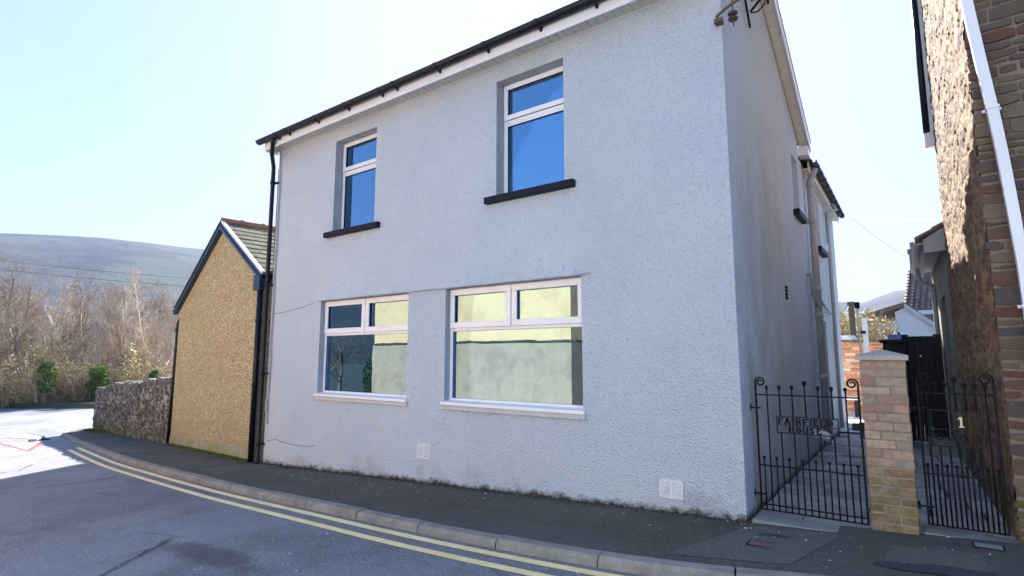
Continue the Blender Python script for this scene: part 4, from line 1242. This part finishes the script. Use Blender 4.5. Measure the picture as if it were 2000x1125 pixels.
# leaning slates left on the wall top
b = MB()
for i in range(4): b.hexa([(-1.5 + i * .06, 15.98, .42), (-1.44 + i * .06, 15.98, .42), (-1.3 + i * .06, 16.1, .42), (-1.36 + i * .06, 16.1, .42), (-1.58 + i * .06, 15.98, .53), (-1.52 + i * .06, 15.98, .53), (-1.38 + i * .06, 16.1, .53), (-1.44 + i * .06, 16.1, .53)])
tag(b.build('slate_stack', M['cill']), 'pale spare slates leaning on top of the red brick wall', 'slates')
pr = thing('metal_post', 'tall pale galvanised double post standing behind the brick pier', 'post', (-.65, 8.3, -1.35))
b = MB(); b.tube([(-.555, 8.3, -1.36), (-.565, 8.3, .66)], .012, 8); b.build('front_post', M['white'], pr, smooth=True)
b = MB(); b.box(-.535, -.475, 8.4, 8.44, -1.36, .5); b.build('rear_post', M['galv'], pr)
b = MB(); b.tube([(-.565, 8.3, .62), (-.565, 8.3, .70)], .028, 10); b.build('cap', M['sill'], pr)
for z in (.3, -.6): b = MB(); b.box(-.56, -.5, 8.31, 8.4, z, z + .03); b.build('bracket', M['sill'], pr)
# dark low wall with blue box
b = MB(); b.box(-.42, -.12, 10.6, 10.9, -1.35, .22); b.box(-.46, -.1, 10.56, 10.94, .22, .27)
tag(b.build('black_bin', M['blackwood'], bevel=.01), 'black lidded storage bin left of the black timber gate', 'bin')
b = MB(); b.box(-.34, -.17, 10.62, 10.84, .272, .34)
for q in range(4): b.box(-.345 + q * .055, -.335 + q * .055, 10.612, 10.62, .272, .345)
b.box(-.35, -.16, 10.61, 10.85, .335, .35)
tag(b.build('plastic_crate', M['blue'], bevel=.004), 'small blue plastic crate resting on the black bin', 'crate')
tg = thing('timber_gate', 'tall solid black timber gate across the right hand alley', 'gate', (.1, 11, -1.35))
b = MB()
for i in range(5): b.box(-.185 + i * .105, -.0805 + i * .105, 11.0, 11.03, -1.33, .36 - (.03 if i in (1, 2, 3) else 0))
b.build('boards', M['blackwood'], tg, bevel=.003)
b = MB(); b.box(-.215, -.187, 10.97, 11.05, -1.33, .4); b.box(.342, .37, 10.97, 11.05, -1.33, .42); b.build('gate_posts', M['blackwood'], tg)
b = MB(); b.box(.05, .07, 10.985, 10.999, .0, .03); b.build('latch', M['white'], tg)
# step and black trough at the doorway
b = MB(); b.box(.05, .36, 9.5, 10.5, -1.4, -1.18); tag(b.build('door_step', M['cement'], bevel=.01), 'dark stone doorstep below the black doorway of the stone house', 'step')
b = MB(); bp = [(-1.12 + .05 * i, 12.3 + .06 * noise.noise(Vector((i * 2.1, 0, 0))), -1.36) for i in range(11)]
for i in range(10): b.tube([bp[i], bp[i + 1]], .03 + .012 * math.sin(i * 2), 6)
tag(b.build('blue_hose', M['blue'], smooth=True), 'bright blue hose lying across the end of the alley', 'hose')
bn = thing('bench', 'low pale garden bench in front of the red brick wall', 'bench', (-1.5, 15, -1.36))
b = MB(); b.box(-1.75, -1.15, 14.9, 15.25, -.98, -.93); b.build('seat', M['white'], bn)
for x in (-1.72, -1.22): b = MB(); b.box(x, x + .05, 14.92, 15.22, -1.37, -.981); b.build('leg', M['blackwood'], bn)

# distant houses
hb = thing('gabled_house', 'small white gabled house beyond the black timber gate', 'house', (1.4, 30, -1.5))
def P(x, y, z): return (x, y, z)
b = MB(); yy = 30
b.prism([(-.62, yy, -1.5), (3.4, yy, -1.5), (3.4, yy, -1.1), (-.26, yy, 2.2), (-.62, yy, 2.0)], (0, 8, 0)); b.build('wall', M['whitewall'], hb)
b = MB(); b.prism([(-.26, yy - .1, 2.21), (3.6, yy - .1, -1.27), (3.6, yy - .1, -1.08), (-.26, yy - .1, 2.42), (-2.4, yy - .1, 1.75), (-2.4, yy - .1, 1.6)], (0, 8.2, 0)); b.build('roof', M['tile'], hb)
b = MB(); b.prism([(-.26, yy - .13, 2.16), (3.6, yy - .13, -1.32), (3.6, yy - .13, -1.1), (-.26, yy - .13, 2.38)], (0, .03, 0)); b.build('bargeboard', M['cill'], hb)
hc = thing('tiled_house', 'far house with steep brown pantile roof and grey chimney', 'house', (3.5, 36, -1.5))
b = MB(); b.box(-.1, 9, 36, 42, -1.5, 2.35); b.build('wall', M['cement'], hc)
b = MB(); rows = 13
for j in range(rows):
    for i in range(30):
        x = -.3 + i * .26 + j * .03; t0, t1 = j / rows, (j + 1.1) / rows
        if x > 8.9: continue
        z0, z1 = lin(2.4, 5.0, t0), lin(2.4, 5.0, t1); y0, y1 = lin(35.8, 39, t0), lin(35.8, 39, t1)
        b.tube([(x, y0, z0 + .05), (x, y1, z1)], .105, 5, tint=rnd.random(), cap=True)
b.prism([(-.4, 35.85, 2.4), (9, 35.85, 2.4), (9, 39, 5.0), (-.0, 39, 5.0)], (0, .1, -.05)); b.build('roof', M['tile'], hc)
b = MB(); b.box(-.3, 9.2, 35.7, 35.78, 2.2, 2.42); b.build('gutter', M['white'], hc)
b = MB(); b.box(.1, .8, 38.6, 39.5, 4.4, 6.0); b.box(.03, .87, 38.5, 39.6, 6.0, 6.15)
for x in (.3, .62): b.tube([(x, 39, 6.15), (x, 39, 6.6)], .14, 8)
b.build('chimney', M['cement'], hc)
tl = thing('telegraph_pole', 'dark timber pole rising behind the brown bush', 'pole', (-1.9, 21, -2))
b = MB(); b.tube([(-1.45, 19, -2), (-1.45, 19, 1.55)], [.09, .08], 10); b.build('shaft', mat_plain('old_timber', (.07, .06, .045), .9), tl)
b = MB(); b.tube([(-1.45, 19, 1.5), (-1.45, 19, 1.62)], .1, 10); b.build('cap', M['slate'], tl)

# overhead cables
def cable(p0, p1, sag, r, label, name='overhead_cable'):
    p0, p1 = Vector(p0), Vector(p1)
    pts = [p0.lerp(p1, i / 24) - Vector((0, 0, sag * 4 * (i / 24) * (1 - i / 24))) for i in range(25)]
    b = MB(); b.tube(pts, r, 5); tag(b.build(name, M['cable']), label, 'cable')
cable((-1.0, 13.6, 3.05), (.42, 8.85, 1.75), .05, .005, 'thin cable slung from the rear gutter to the stone house')
cable((-1.0, 13.6, 3.1), (1.2, 22, 2.6), .3, .0035, 'thinner cable running from the rear gutter towards the far houses')
cable((-60, 6, 8.0), (-20, 24, 3.6), .5, .012, 'upper power cable crossing in front of the hazy hill')
cable((-60, 6, 7.3), (-20, 24, 3.2), .5, .012, 'lower power cable crossing in front of the hazy hill')
cable((-1.2, 13.4, .9), (-1.5, 19, 1.5), .05, .006, 'low cable from the rear wing to the timber pole')

# ============================================================ COVERS, GULLY, LITTER
def cover(x, y, w, d, rot, label, mt):
    t = thing('access_cover', label, 'cover', (x, y, G(x) + FOOT))
    z = G(x) + FOOT + .005
    b = MB(); b.box(x - w, x + w, y - d, y + d, z - .01, z + .004); b.build('plate', mt, t, bevel=.002)
    b = MB(); frame_rect
    for (a, b_, c_, e) in ((x - w - .012, x - w - .003, y - d - .01, y + d + .01), (x + w + .003, x + w + .012, y - d - .01, y + d + .01), (x - w - .002, x + w + .002, y - d - .012, y - d - .003), (x - w - .002, x + w + .002, y + d + .003, y + d + .012)):
        b.box(a, b_, c_, e, z - .01, z + .003)
    b.build('rim', M['sill'], t)
cover(-1.02, 4.52, .085, .055, 0, 'small rusty rectangular cover in the pavement before the name gate', mat_plain('rusty_plate', (.13, .08, .065), .8, 0, .5))
cover(.31, 5.2, .075, .05, 0, 'small grey rectangular cover in the pavement before the right gate', M['thresh'])
dg = thing('drain_grate', 'iron drain grate in the gutter near the kerb corner', 'drain', (-20.3, 4.95, -2.38))
b = MB(); x, y = -20.3, 5.0; z = G(x) + .006
b.box(x - .25, x + .25, y - .22, y + .2, z - .02, z - .001)
b.build('frame', M['sill'], dg)
b = MB()
for i in range(6): b.box(x - .22 + i * .075, x - .19 + i * .075, y - .2, y + .18, z, z + .02)
b.build('bars', M['iron'], dg)
b = MB(); b.hexa([(-21.0, 5.12, G(-21) + .01), (-20.1, 4.72, G(-20) + .01), (-20.05, 4.86, G(-20) + .01), (-20.95, 5.26, G(-21) + .01), (-21.0, 5.12, G(-21) + .07), (-20.1, 4.72, G(-20) + .07), (-20.05, 4.86, G(-20) + .07), (-20.95, 5.26, G(-21) + .07)])
tag(b.build('timber_plank', M['cill'], bevel=.008), 'short pale plank lying in the road near the kerb corner', 'plank')
# grit and scraps
b = MB(); lr = random.Random(12)
for i in range(330):
    q = lr.random()
    if q < .55: x = lr.uniform(-8, 1.5); y = YF - .03 - abs(lr.gauss(0, .35)); top = FOOT
    elif q < .75: x = lr.uniform(-8, 2); y = 3.55 + lr.gauss(0, .12); top = 0
    else: x = lr.uniform(-9, 0); y = lr.uniform(1.3, 3.6); top = 0
    if top and (y < 4.12 or y > 5.07): continue
    if not top and x > -1 and y > 3.6: continue
    if not top and y > 3.68: continue
    s = lr.uniform(.002, .006) * (1.8 if lr.random() < .06 else 1); a = lr.uniform(0, 3.1); l = s * lr.uniform(1, 2.2)
    z = G(x) + top + .004
    ca, sa = math.cos(a), math.sin(a)
    c_ = [(-l, -s), (l, -s * .7), (l * .8, s), (-l * .6, s * .8)]
    b.hexa([(x + u * ca - v * sa, y + u * sa + v * ca, z) for u, v in c_] + [(x + u * .7 * ca - v * .7 * sa, y + u * .7 * sa + v * .7 * ca, z + s * .5) for u, v in c_])
tag(b.build('grit', M['litter']), 'scattered pale grit and scraps on the road and pavement', 'grit', kind='stuff')
# dark leaf litter and soil along the foot of the front wall
b = MB()
for i in range(1800):
    x = lr.uniform(-8.8, -1.28); dens = .5 + .5 * noise.noise(Vector((x * 1.3, 4, 0)))
    y = YF - abs(lr.gauss(0, .025 + .05 * dens)); s = lr.uniform(.004, .013); z = G(x) + FOOT + lr.uniform(0, .012) * (1 - min(1, (YF - y) / .1))
    a = Vector((lr.gauss(0, 1), lr.gauss(0, 1), lr.gauss(0, .6))).normalized() * s; c_ = Vector((lr.gauss(0, 1), lr.gauss(0, 1), lr.gauss(0, 1))).normalized() * s * .7
    p = Vector((x, y - .003, z + .003)); b.poly([p - a, p + c_, p + a, p - c_], lr.random())
tag(b.build('leaf_litter', mat_leaf('leaf_litter', [(0, (.02, .014, .01)), (1, (.13, .09, .06)), (.8, (.05, .035, .025))], .0)), 'dark soil and leaf litter gathered along the foot of the pale wall', 'leaf litter', kind='stuff')
def mossy(name, gen, n, label):
    b = MB()
    for i in range(n):
        x, y, hgt = gen(); s = lr.uniform(.006, .02)
        a = Vector((lr.gauss(0, 1), lr.gauss(0, 1), 0)).normalized() * s * .5; t = Vector((lr.gauss(0, .4), lr.gauss(0, .4), 1)).normalized() * s * 2.0
        p = Vector((x, y, G(x) + FOOT + hgt)); b.poly([p - a, p + a, p + a * .2 + t], lr.random())
    tag(b.build(name, M['moss']), label, 'moss', kind='stuff')
def gen1():
    u = lr.uniform(0, gw); d = -.02 - abs(lr.gauss(0, .035 + .05 * max(0, noise.noise(Vector((u * 1.5, 0, 0)))))); p = gp(u, d, 0)
    return p[0], p[1], lr.uniform(0, .02)
mossy('moss', gen1, 6500, 'green moss and grass along the foot of the tan outbuilding')
def gen2():
    a = LW - abs(lr.gauss(0, 1.3)); a = max(0.1, a); q = p0w + uu * a + nn * (.05 + abs(lr.gauss(0, .12)))
    return q.x, q.y, lr.uniform(0, .03)
p0w = Vector((-14.0, 5.78, 0))
mossy('moss', gen2, 5000, 'green moss at the far end foot of the rubble wall')

# ============================================================ BUILDING ACROSS THE STREET (behind the viewer, seen in the windows)
op = thing('cream_building', 'long cream building with sage lower wall reflected in the ground floor windows', 'building', (-12, -5, -2))
b = MB(); ox0, ox1, oy = -16.6, -8.0, -3.4
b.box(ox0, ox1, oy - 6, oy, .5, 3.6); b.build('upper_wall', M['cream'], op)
b = MB(); b.box(ox0 - .03, ox1 + .03, oy - 6, oy + .05, -2.4, .45); b.build('lower_wall', M['darker'], op)  # lower wall has one tone, darker than the wall above
b = MB()
x = ox0
while x < ox1:
    w_ = lr.uniform(.3, .5); b.box(x, x + w_, oy, oy + .09, .45, .5 + lr.uniform(-.01, .02), lr.random()); x += w_
b.build('coping', M['slate'], op)
b = MB(); b.prism([(ox0 - .2, oy + .3, 3.55), (ox0 - .2, oy + .3, 3.65), (ox0 - .2, oy - 3, 5.3), (ox0 - .2, oy - 6.3, 3.65), (ox0 - .2, oy - 6.3, 3.55), (ox0 - .2, oy - 3, 5.2)], (ox1 - ox0 + .4, 0, 0)); b.build('roof', M['slate'], op)

oh = thing('bounce_terrace', 'unseen white terrace house added behind the viewer to bounce sunlight', 'house', (0, -6, -2))  # added out of view: its sunlit wall brightens the shaded fronts opposite
b = MB(); holed(b, -6.4, 7, -1.8, 3.6, [(-4.6, -3.4, 1.6, 2.8), (-1.6, -.4, 1.6, 2.8), (2, 3.2, 1.6, 2.8), (-4.6, -3.2, -.7, .7), (-1.6, -.6, -1.5, .6), (2, 3.4, -.7, .7)], -4.3)
b.box(-6.4, 7, -10, -4.6, -2.2, 3.6); b.poly([(-6.4, -4.6, -2), (-6.4, -4.3, -2), (-6.4, -4.3, 3.6), (-6.4, -4.6, 3.6)]); b.build('wall', M['whitewall'], oh)
for (a, b_, c_, d) in [(-4.6, -3.4, 1.6, 2.8), (-1.6, -.4, 1.6, 2.8), (2, 3.2, 1.6, 2.8), (-4.6, -3.2, -.7, .7), (-1.6, -.6, -1.5, .6), (2, 3.4, -.7, .7)]:
    w = MB(); frame_rect(w, a, b_, c_, d, .07, -4.5, -4.44); w.build('window', M['white'], oh)
    w = MB(); w.box(a, b_, -4.56, -4.54, c_, d); w.build('pane', M['glass'], oh)
b = MB(); b.prism([(-6.5, -4.1, 3.55), (-6.5, -4.1, 3.65), (-6.5, -7.2, 5.4), (-6.5, -10.3, 3.65), (-6.5, -10.3, 3.55), (-6.5, -7.2, 5.3)], (13.6, 0, 0)); b.build('roof', M['slate'], oh)

# ============================================================ TREES
def tree_mesh(seed, H, kind):
    r = random.Random(seed); mb = MB()
    def seg(p, d, L, rad, depth, n):
        pts = [p.copy()]; q = p.copy(); dd = d.copy()
        for i in range(n):
            dd = (dd + Vector((r.gauss(0, 1), r.gauss(0, 1), r.gauss(0, .6))) * (.09 if depth == 0 else .26) + Vector((0, 0, .08 if depth < 2 else .03))).normalized()
            q = q + dd * (L / n); pts.append(q.copy())
        mb.tube(pts, [lin(rad, rad * (.35 if depth == 0 else .45), i / n) for i in range(n + 1)], 5 if depth == 0 else 3, tint=r.random(), cap=False)
        return pts, dd
    def grow(p, d, L, rad, depth):
        n = 7 if depth == 0 else (4 if depth < 3 else 2)
        pts, dd = seg(p, d, L, rad, depth, n)
        if depth >= 4: return
        if kind == 'birch': cnt = (34, 8, 5, 3)[depth]; ang = (.95, .7, .7, .7)[depth]; ratio = (.25, .5, .5, .5)[depth]
        elif kind == 'spread': cnt = (9, 8, 6, 3)[depth]; ang = (.95, .7, .7, .7)[depth]; ratio = (.62, .55, .5, .5)[depth]
        else: cnt = (26, 8, 5, 3)[depth]; ang = (.9, .75, .75, .7)[depth]; ratio = (.34, .5, .5, .5)[depth]
        for i in range(cnt):
            t = lin(.22 if depth == 0 else .15, 1, (i + r.random()) / cnt); k_ = min(len(pts) - 2, int(t * (len(pts) - 1))); f = t * (len(pts) - 1) - k_
            b0 = pts[k_].lerp(pts[k_ + 1], min(1, f)); ax = (pts[k_ + 1] - pts[k_]).normalized()
            side = ax.orthogonal().normalized(); side.rotate(__import__('mathutils').Quaternion(ax, r.uniform(0, 6.28)))
            a_ = ang * r.uniform(.6, 1.25); nd = (ax * math.cos(a_) + side * math.sin(a_)).normalized()
            ll = L * ratio * r.uniform(.6, 1.15) * (1.15 - .6 * t if depth == 0 else 1)
            grow(b0, nd, ll, max(.004, rad * (1 - .6 * t) * (.42 if depth == 0 else .5)), depth + 1)
    if kind == 'multi':
        for j in range(4): grow(Vector((r.uniform(-.2, .2), r.uniform(-.2, .2), -.2)), Vector((r.gauss(0, .35), r.gauss(0, .35), 1)).normalized(), H * r.uniform(.55, .75), .05, 1)
    else: grow(Vector((0, 0, -.3)), Vector((r.gauss(0, .05), r.gauss(0, .05), 1)), H * (.88 if kind != 'spread' else .62), (.011 * H if kind == 'birch' else .014 * H) if kind != 'spread' else .024 * H, 0)
    return mb
bk = {'birch': mat_bark('birch_bark', (.40, .32, .26), (.72, .62, .52)), 'tall': mat_bark('grey_bark', (.22, .15, .09), (.48, .35, .22)),
      'spread': mat_bark('brown_bark', (.11, .08, .055), (.26, .20, .13)), 'multi': mat_bark('scrub_bark', (.38, .28, .15), (.68, .53, .30))}
protos = {}
KH = {'birch': 8.5, 'tall': 8.0, 'spread': 6.0, 'multi': 4.5}
for kind, n in (('birch', 3), ('tall', 3), ('spread', 2), ('multi', 3)):
    for i in range(n):
        mb = tree_mesh(100 + i * 7 + len(kind), KH[kind], kind)
        o = mb.build('proto', bk[kind]); protos.setdefault(kind, []).append(o.data); COL.objects.unlink(o); bpy.data.objects.remove(o)
NM = {'birch': 'birch_tree', 'tall': 'bare_tree', 'spread': 'spreading_tree', 'multi': 'bare_shrub'}
def plant(kind, az, rng, h, label, group='bare trees in the thicket across the junction', zb=None, sc=1):
    me = tr_rnd.choice(protos[kind]); o = bpy.data.objects.new(NM[kind], me); COL.objects.link(o)
    s = h / KH[kind]
    o.location = (rng * math.cos(R(az)), rng * math.sin(R(az)), -2.5 if zb is None else zb)
    o.scale = (s * sc, s * sc, s); o.rotation_euler = (0, 0, tr_rnd.uniform(0, 6.28))
    tag(o, label, {'multi': 'shrub'}.get(kind, 'tree'), group); return o
tr_rnd = random.Random(31)
# az for a photo column x: 126.2 + atan((1000-x)/1078)
def azx(x): return 126.2 + math.degrees(math.atan((1000 - x) / 1078.0))
named = [('spread', 38, 37.5, 6.6, 'dark trunked spreading bare tree leaning at the left end of the thicket', 1.0),
         ('birch', 300, 44, 9.6, 'tallest pale birch with a feathery crown near the tan outbuilding', .8),
         ('birch', 225, 40, 7.4, 'white stemmed slim birch left of the tallest one', .75),
         ('tall', 165, 43, 8.4, 'twisted grey bare tree in the middle of the thicket', .8),
         ('birch', 335, 41, 7.6, 'pale birch right beside the tan outbuilding eaves', .8)]
for kind, px, rg, h, lab, sc in named: plant(kind, azx(px), rg, h, lab, None, sc=sc)
for i in range(38):
    px = -120 + i * 13.7 + tr_rnd.uniform(-12, 12)
    plant(tr_rnd.choice(['tall', 'birch', 'tall', 'multi', 'spread']), azx(px), tr_rnd.uniform(38, 47), tr_rnd.uniform(5.0, 7.0), 'one of the slender bare trees standing close together across the junction', sc=.75)
for i in range(34):
    px = -140 + i * 16 + tr_rnd.uniform(-12, 12)
    plant(tr_rnd.choice(['tall', 'tall', 'birch']), azx(px), tr_rnd.uniform(52, 75), tr_rnd.uniform(8.3, 10.5), 'one of the taller greyish bare trees far back in the thicket', 'far bare trees behind the thicket')
for i in range(24):
    px = -120 + i * 21 + tr_rnd.uniform(-10, 10)
    plant('multi', azx(px), tr_rnd.uniform(36.5, 39.5), tr_rnd.uniform(2.0, 3.6), 'one of the low tangled bare shrubs along the road edge', 'bare shrubs along the far road edge', sc=1.3)
# bramble and ivy undergrowth: one uncountable mass
b = MB()
ug = random.Random(5)
for i in range(34000):
    px = ug.uniform(-150, 400); a = R(azx(px)); rg = 36.6 + abs(ug.gauss(0, 2.0))
    hmax = 1.9 + 2.4 * noise.noise(Vector((px * .022, rg * .5, 0))); z = -2.5 + hmax * (ug.random() ** 1.5)
    p = Vector((rg * math.cos(a), rg * math.sin(a), z)); s = ug.uniform(.03, .075)
    u = Vector((ug.gauss(0, 1), ug.gauss(0, 1), ug.gauss(0, 1))).normalized(); v = u.orthogonal().normalized()
    b.poly([p - u * s, p + v * s * .6, p + u * s, p - v * s * .6], ug.random())
for i in range(3000):
    px = ug.uniform(-150, 400); a = R(azx(px)); rg = 36.4 + abs(ug.gauss(0, 1.8)); p = Vector((rg * math.cos(a), rg * math.sin(a), -2.5))
    q = p + Vector((ug.gauss(0, .5), ug.gauss(0, .5), ug.uniform(.4, 2.0))); e = q + Vector((ug.gauss(0, .5), ug.gauss(0, .5), ug.uniform(-.5, .3)))
    b.tube([p, q, e], [.012, .008, .004], 3, tint=ug.uniform(.35, .95), cap=False)
tag(b.build('undergrowth', mat_leaf('undergrowth', [(0, (.05, .06, .025)), (1, (.95, .9, .68)), (.35, (.15, .17, .06)), (.55, (.36, .24, .13)), (.8, (.6, .46, .25))], .25)), 'tangled brambles and dead undergrowth below the bare trees', 'undergrowth', kind='stuff')  # palest ramp stop puts bright glints into the leaf colour
# ivy covered stumps
def ivy(px, rg, z0, z1, w, label):
    a = R(azx(px)); c_ = Vector((rg * math.cos(a), rg * math.sin(a), 0)); t = thing('ivy_column', label, 'ivy', (c_.x, c_.y, -2.5), 'ivy covered stumps by the junction')
    b = MB(); b.tube([(c_.x, c_.y, -2.5), (c_.x, c_.y, z1 - .2)], .09, 8); b.build('trunk', bk['spread'], t)
    b = MB()
    for i in range(2600):
        f = ug.random(); z = lin(z0, z1, f); rr = w * (.55 + .45 * math.sin(math.pi * min(1, f * 1.05)) + .5 * noise.noise(Vector((f * 4, px, 0))) + .25 * (f - .5)) * math.sqrt(ug.random())
        th = ug.uniform(0, 6.28); p = c_ + Vector((rr * math.cos(th), rr * math.sin(th), z)); s = ug.uniform(.03, .06)
        u = Vector((ug.gauss(0, 1), ug.gauss(0, 1), ug.gauss(0, .7))).normalized(); v = u.orthogonal().normalized()
        b.poly([p - u * s, p + v * s * .8, p + u * s, p - v * s * .8], ug.random())
    b.build('foliage', mat_leaf('ivy_leaf', [(0, (.02, .07, .01)), (1, (.19, .29, .04))], .35), t)
ivy(94, 35.9, -1.75, -.25, .46, 'ivy covered stump on a bare trunk, leftmost of the three')
ivy(196, 35.9, -2.1, -.5, .5, 'wider ivy covered stump behind the end of the rubble wall')
ivy(305, 36.0, -1.7, -.7, .28, 'small ivy covered stump above the rubble wall near the outbuilding')
# verge bank beyond the far road edge
b = MB(); pv = []
pts = [(-62, -12.5), (-50, -3.5), (-35.8, 7.1), (-32.1, 9.9), (-24, 16), (-10, 27)]
for (x, y) in pts: pv.append(((x, y, G(x) - .02), (x - .25, y + .3, G(x) + .22), (x - 3, y + 4, -2.3), (x - 30, y + 40, -2.4)))
for i in range(len(pv) - 1):
    for k_ in range(3): b.poly([pv[i][k_], pv[i + 1][k_], pv[i + 1][k_ + 1], pv[i][k_ + 1]])
struct(b.build('grass_verge', M['grass']))
# brown leafless bush above the red brick wall, and a few shrubs in the yards
for (x, y, h, lab) in ((-2.6, 22, 4.1, 'dense brown bush behind the red brick wall, left of the timber pole'), (-1.75, 22.5, 4.4, 'dense brown bush behind the red brick wall, right of the timber pole'), (-1.35, 24, 4.2, 'brown bush spreading in front of the white gabled house')):
    t = thing('brown_bush', lab, 'bush', (x, y, -1.6), 'bushes behind the red brick wall')
    b = MB(); me = protos['multi']
    bb = random.Random(int(h * 10 + x * 3))
    for i in range(3200):
        th = bb.uniform(0, 6.28); f = bb.random(); ph = bb.uniform(0, 1); rr = 1.15 * (f ** .4) * (1 + .25 * noise.noise(Vector((th, ph * 3, x))))
        p = Vector((x + rr * math.cos(th) * math.sqrt(max(0, 1 - (ph * .8) ** 2)), y + rr * math.sin(th) * .8, -1.2 + ph * (h - 1.6) * (1 + .15 * noise.noise(Vector((th * 2, 1, x))))))
        u = Vector((bb.gauss(0, 1), bb.gauss(0, 1), bb.gauss(.3, .8))).normalized(); s = bb.uniform(.04, .16); v = u.orthogonal().normalized() * bb.uniform(.006, .02)
        b.poly([p - u * s, p + v, p + u * s, p - v], bb.random())
    b.build('twigs', mat_leaf('bush_twig', [(0, (.14, .10, .04)), (1, (.44, .33, .17)), (.5, (.26, .19, .08))], .35), t)
    b = MB()
    for i in range(60):
        th = bb.uniform(0, 6.28); b.tube([(x, y, -1.7), (x + .5 * math.cos(th), y + .5 * math.sin(th), bb.uniform(0, .8)), (x + 1. * math.cos(th), y + .9 * math.sin(th), bb.uniform(.5, h - 2.7))], [.03, .018, .006], 4)
    b.build('stems', bk['multi'], t)
# trees across the street, reflected in the left window
for i, (x, y, h) in enumerate(((-19, -9, 6.5), (-23, -12, 7.5), (-28, -9, 7), (-33, -14, 8), (-25, -18, 9), (-38, -10, 8))):
    o = bpy.data.objects.new('spreading_tree', protos['spread'][i % 2]); COL.objects.link(o); o.location = (x, y, G(x)); o.scale = (h / 8,) * 3; o.rotation_euler = (0, 0, i * 1.7)
    tag(o, 'one of the bare trees across the street reflected in the left window', 'tree', 'bare trees across the street')
t = thing('evergreen_shrub', 'bushy green shrub at the left end of the cream building', 'shrub', (-17.8, -5.2, -2.2))
b = MB()
for i in range(5000):
    d = Vector((ug.gauss(0, 1), ug.gauss(0, 1), ug.gauss(0, 1))).normalized() * (ug.random() ** .35); p = Vector((-17.9 + d.x * 1.0, -5.2 + d.y, -.9 + d.z * 1.5)); s = ug.uniform(.04, .09)
    u = Vector((ug.gauss(0, 1), ug.gauss(0, 1), ug.gauss(0, 1))).normalized(); v = u.orthogonal().normalized(); b.poly([p - u * s, p + v * s * .6, p + u * s, p - v * s * .6], ug.random())
b.build('foliage', mat_leaf('shrub_leaf', [(0, (.03, .05, .015)), (1, (.12, .15, .05))], .3), t)
b = MB(); b.tube([(-17.9, -5.2, -2.4), (-17.9, -5.2, -.8)], .08, 6); b.build('stem', bk['spread'], t)

# ============================================================ HILLS
CR = [(-180, 8.9), (-150, 9.6), (-120, 9.5), (-90, 9.0), (-60, 8.5), (-30, 8), (0, 7), (40, 6), (70, 5.5), (86, 5.6), (91, 5.4), (93.5, 4.6), (96, 4.9), (105, 5), (125, 7), (145, 9.0), (152, 9.35), (156.1, 9.37), (160, 9.5), (163.5, 9.5), (167, 9.2), (169.8, 8.95), (180, 8.9)]
def crest(az):
    for (a, e), (b_, f) in zip(CR, CR[1:]):
        if a <= az <= b_: return lin(e, f, (az - a) / (b_ - a))
    return 8.9
b = MB(); NA = 720; RR = [110, 180, 260, 350, 430, 510, 590, 660, 710, 740, 760, 900]
for i in range(NA):
    az = -180 + 360 * i / NA; a = R(az); zc = 750 * math.tan(R(crest(az)))
    for j, r_ in enumerate(RR):
        t = max(0, min(1, (r_ - 180) / 570)); s = t * t * (3 - 2 * t) if t < .5 else 1 - (1 - t) ** 1.6 * .5 / (.5 ** 1.6)
        z = lin(-4, zc, s) + (4 * noise.noise(Vector((math.cos(a) * 9, math.sin(a) * 9, r_ * .01))) * (t if t < .95 else 0)) + (.7 * noise.noise(Vector((math.cos(a) * 200, math.sin(a) * 200, 0))) if r_ >= 710 else 0)
        if r_ > 760: z = zc - 5
        b.v.append((r_ * math.cos(a), r_ * math.sin(a), z))
n_ = len(RR)
for i in range(NA):
    k2 = (i + 1) % NA
    for j in range(n_ - 1): b.face([i * n_ + j, i * n_ + j + 1, k2 * n_ + j + 1, k2 * n_ + j][::-1])
k = NT('hillside')
p = k.xyz(); wd = k.noise(.035, 8, .75)
col = k.mix(k.rng(wd, .35, .65), (.035, .035, .025), (.10, .08, .048))
f = k.rng(k.noise(.008, 5, .6), .5, .58)
col = k.mix(k.math('MULTIPLY', f, .6), col, (.11, .12, .06))
col = k.mix(k.math('MULTIPLY', k.rng(p[2], 108, 122), .8), col, (.13, .16, .07))
hillm = k.fin(col, .95, k.bump(k.noise(.25, 5, .8), 1, 4), spec=.1)
struct(b.build('hills', hillm, smooth=True))

# ============================================================ HAZE
b = MB(); b.box(-1000, 1000, -1000, 1000, -12, 175)
hz = b.build('haze', M['white']); hz['kind'] = 'stuff'; hz['label'] = 'thin blue haze in the valley air'; hz['category'] = 'haze'
hm = bpy.data.materials.new('haze'); hm.use_nodes = True; ht = hm.node_tree
for n in list(ht.nodes):
    if n.type != 'OUTPUT_MATERIAL': ht.nodes.remove(n)
pv = ht.nodes.new('ShaderNodeVolumePrincipled'); pv.inputs['Density'].default_value = HAZE = .00028
pv.inputs['Color'].default_value = (.32, .52, 1, 1); pv.inputs['Anisotropy'].default_value = .2
ht.links.new(pv.outputs[0], ht.nodes['Material Output'].inputs['Volume'])
hz.data.materials.clear(); hz.data.materials.append(hm)
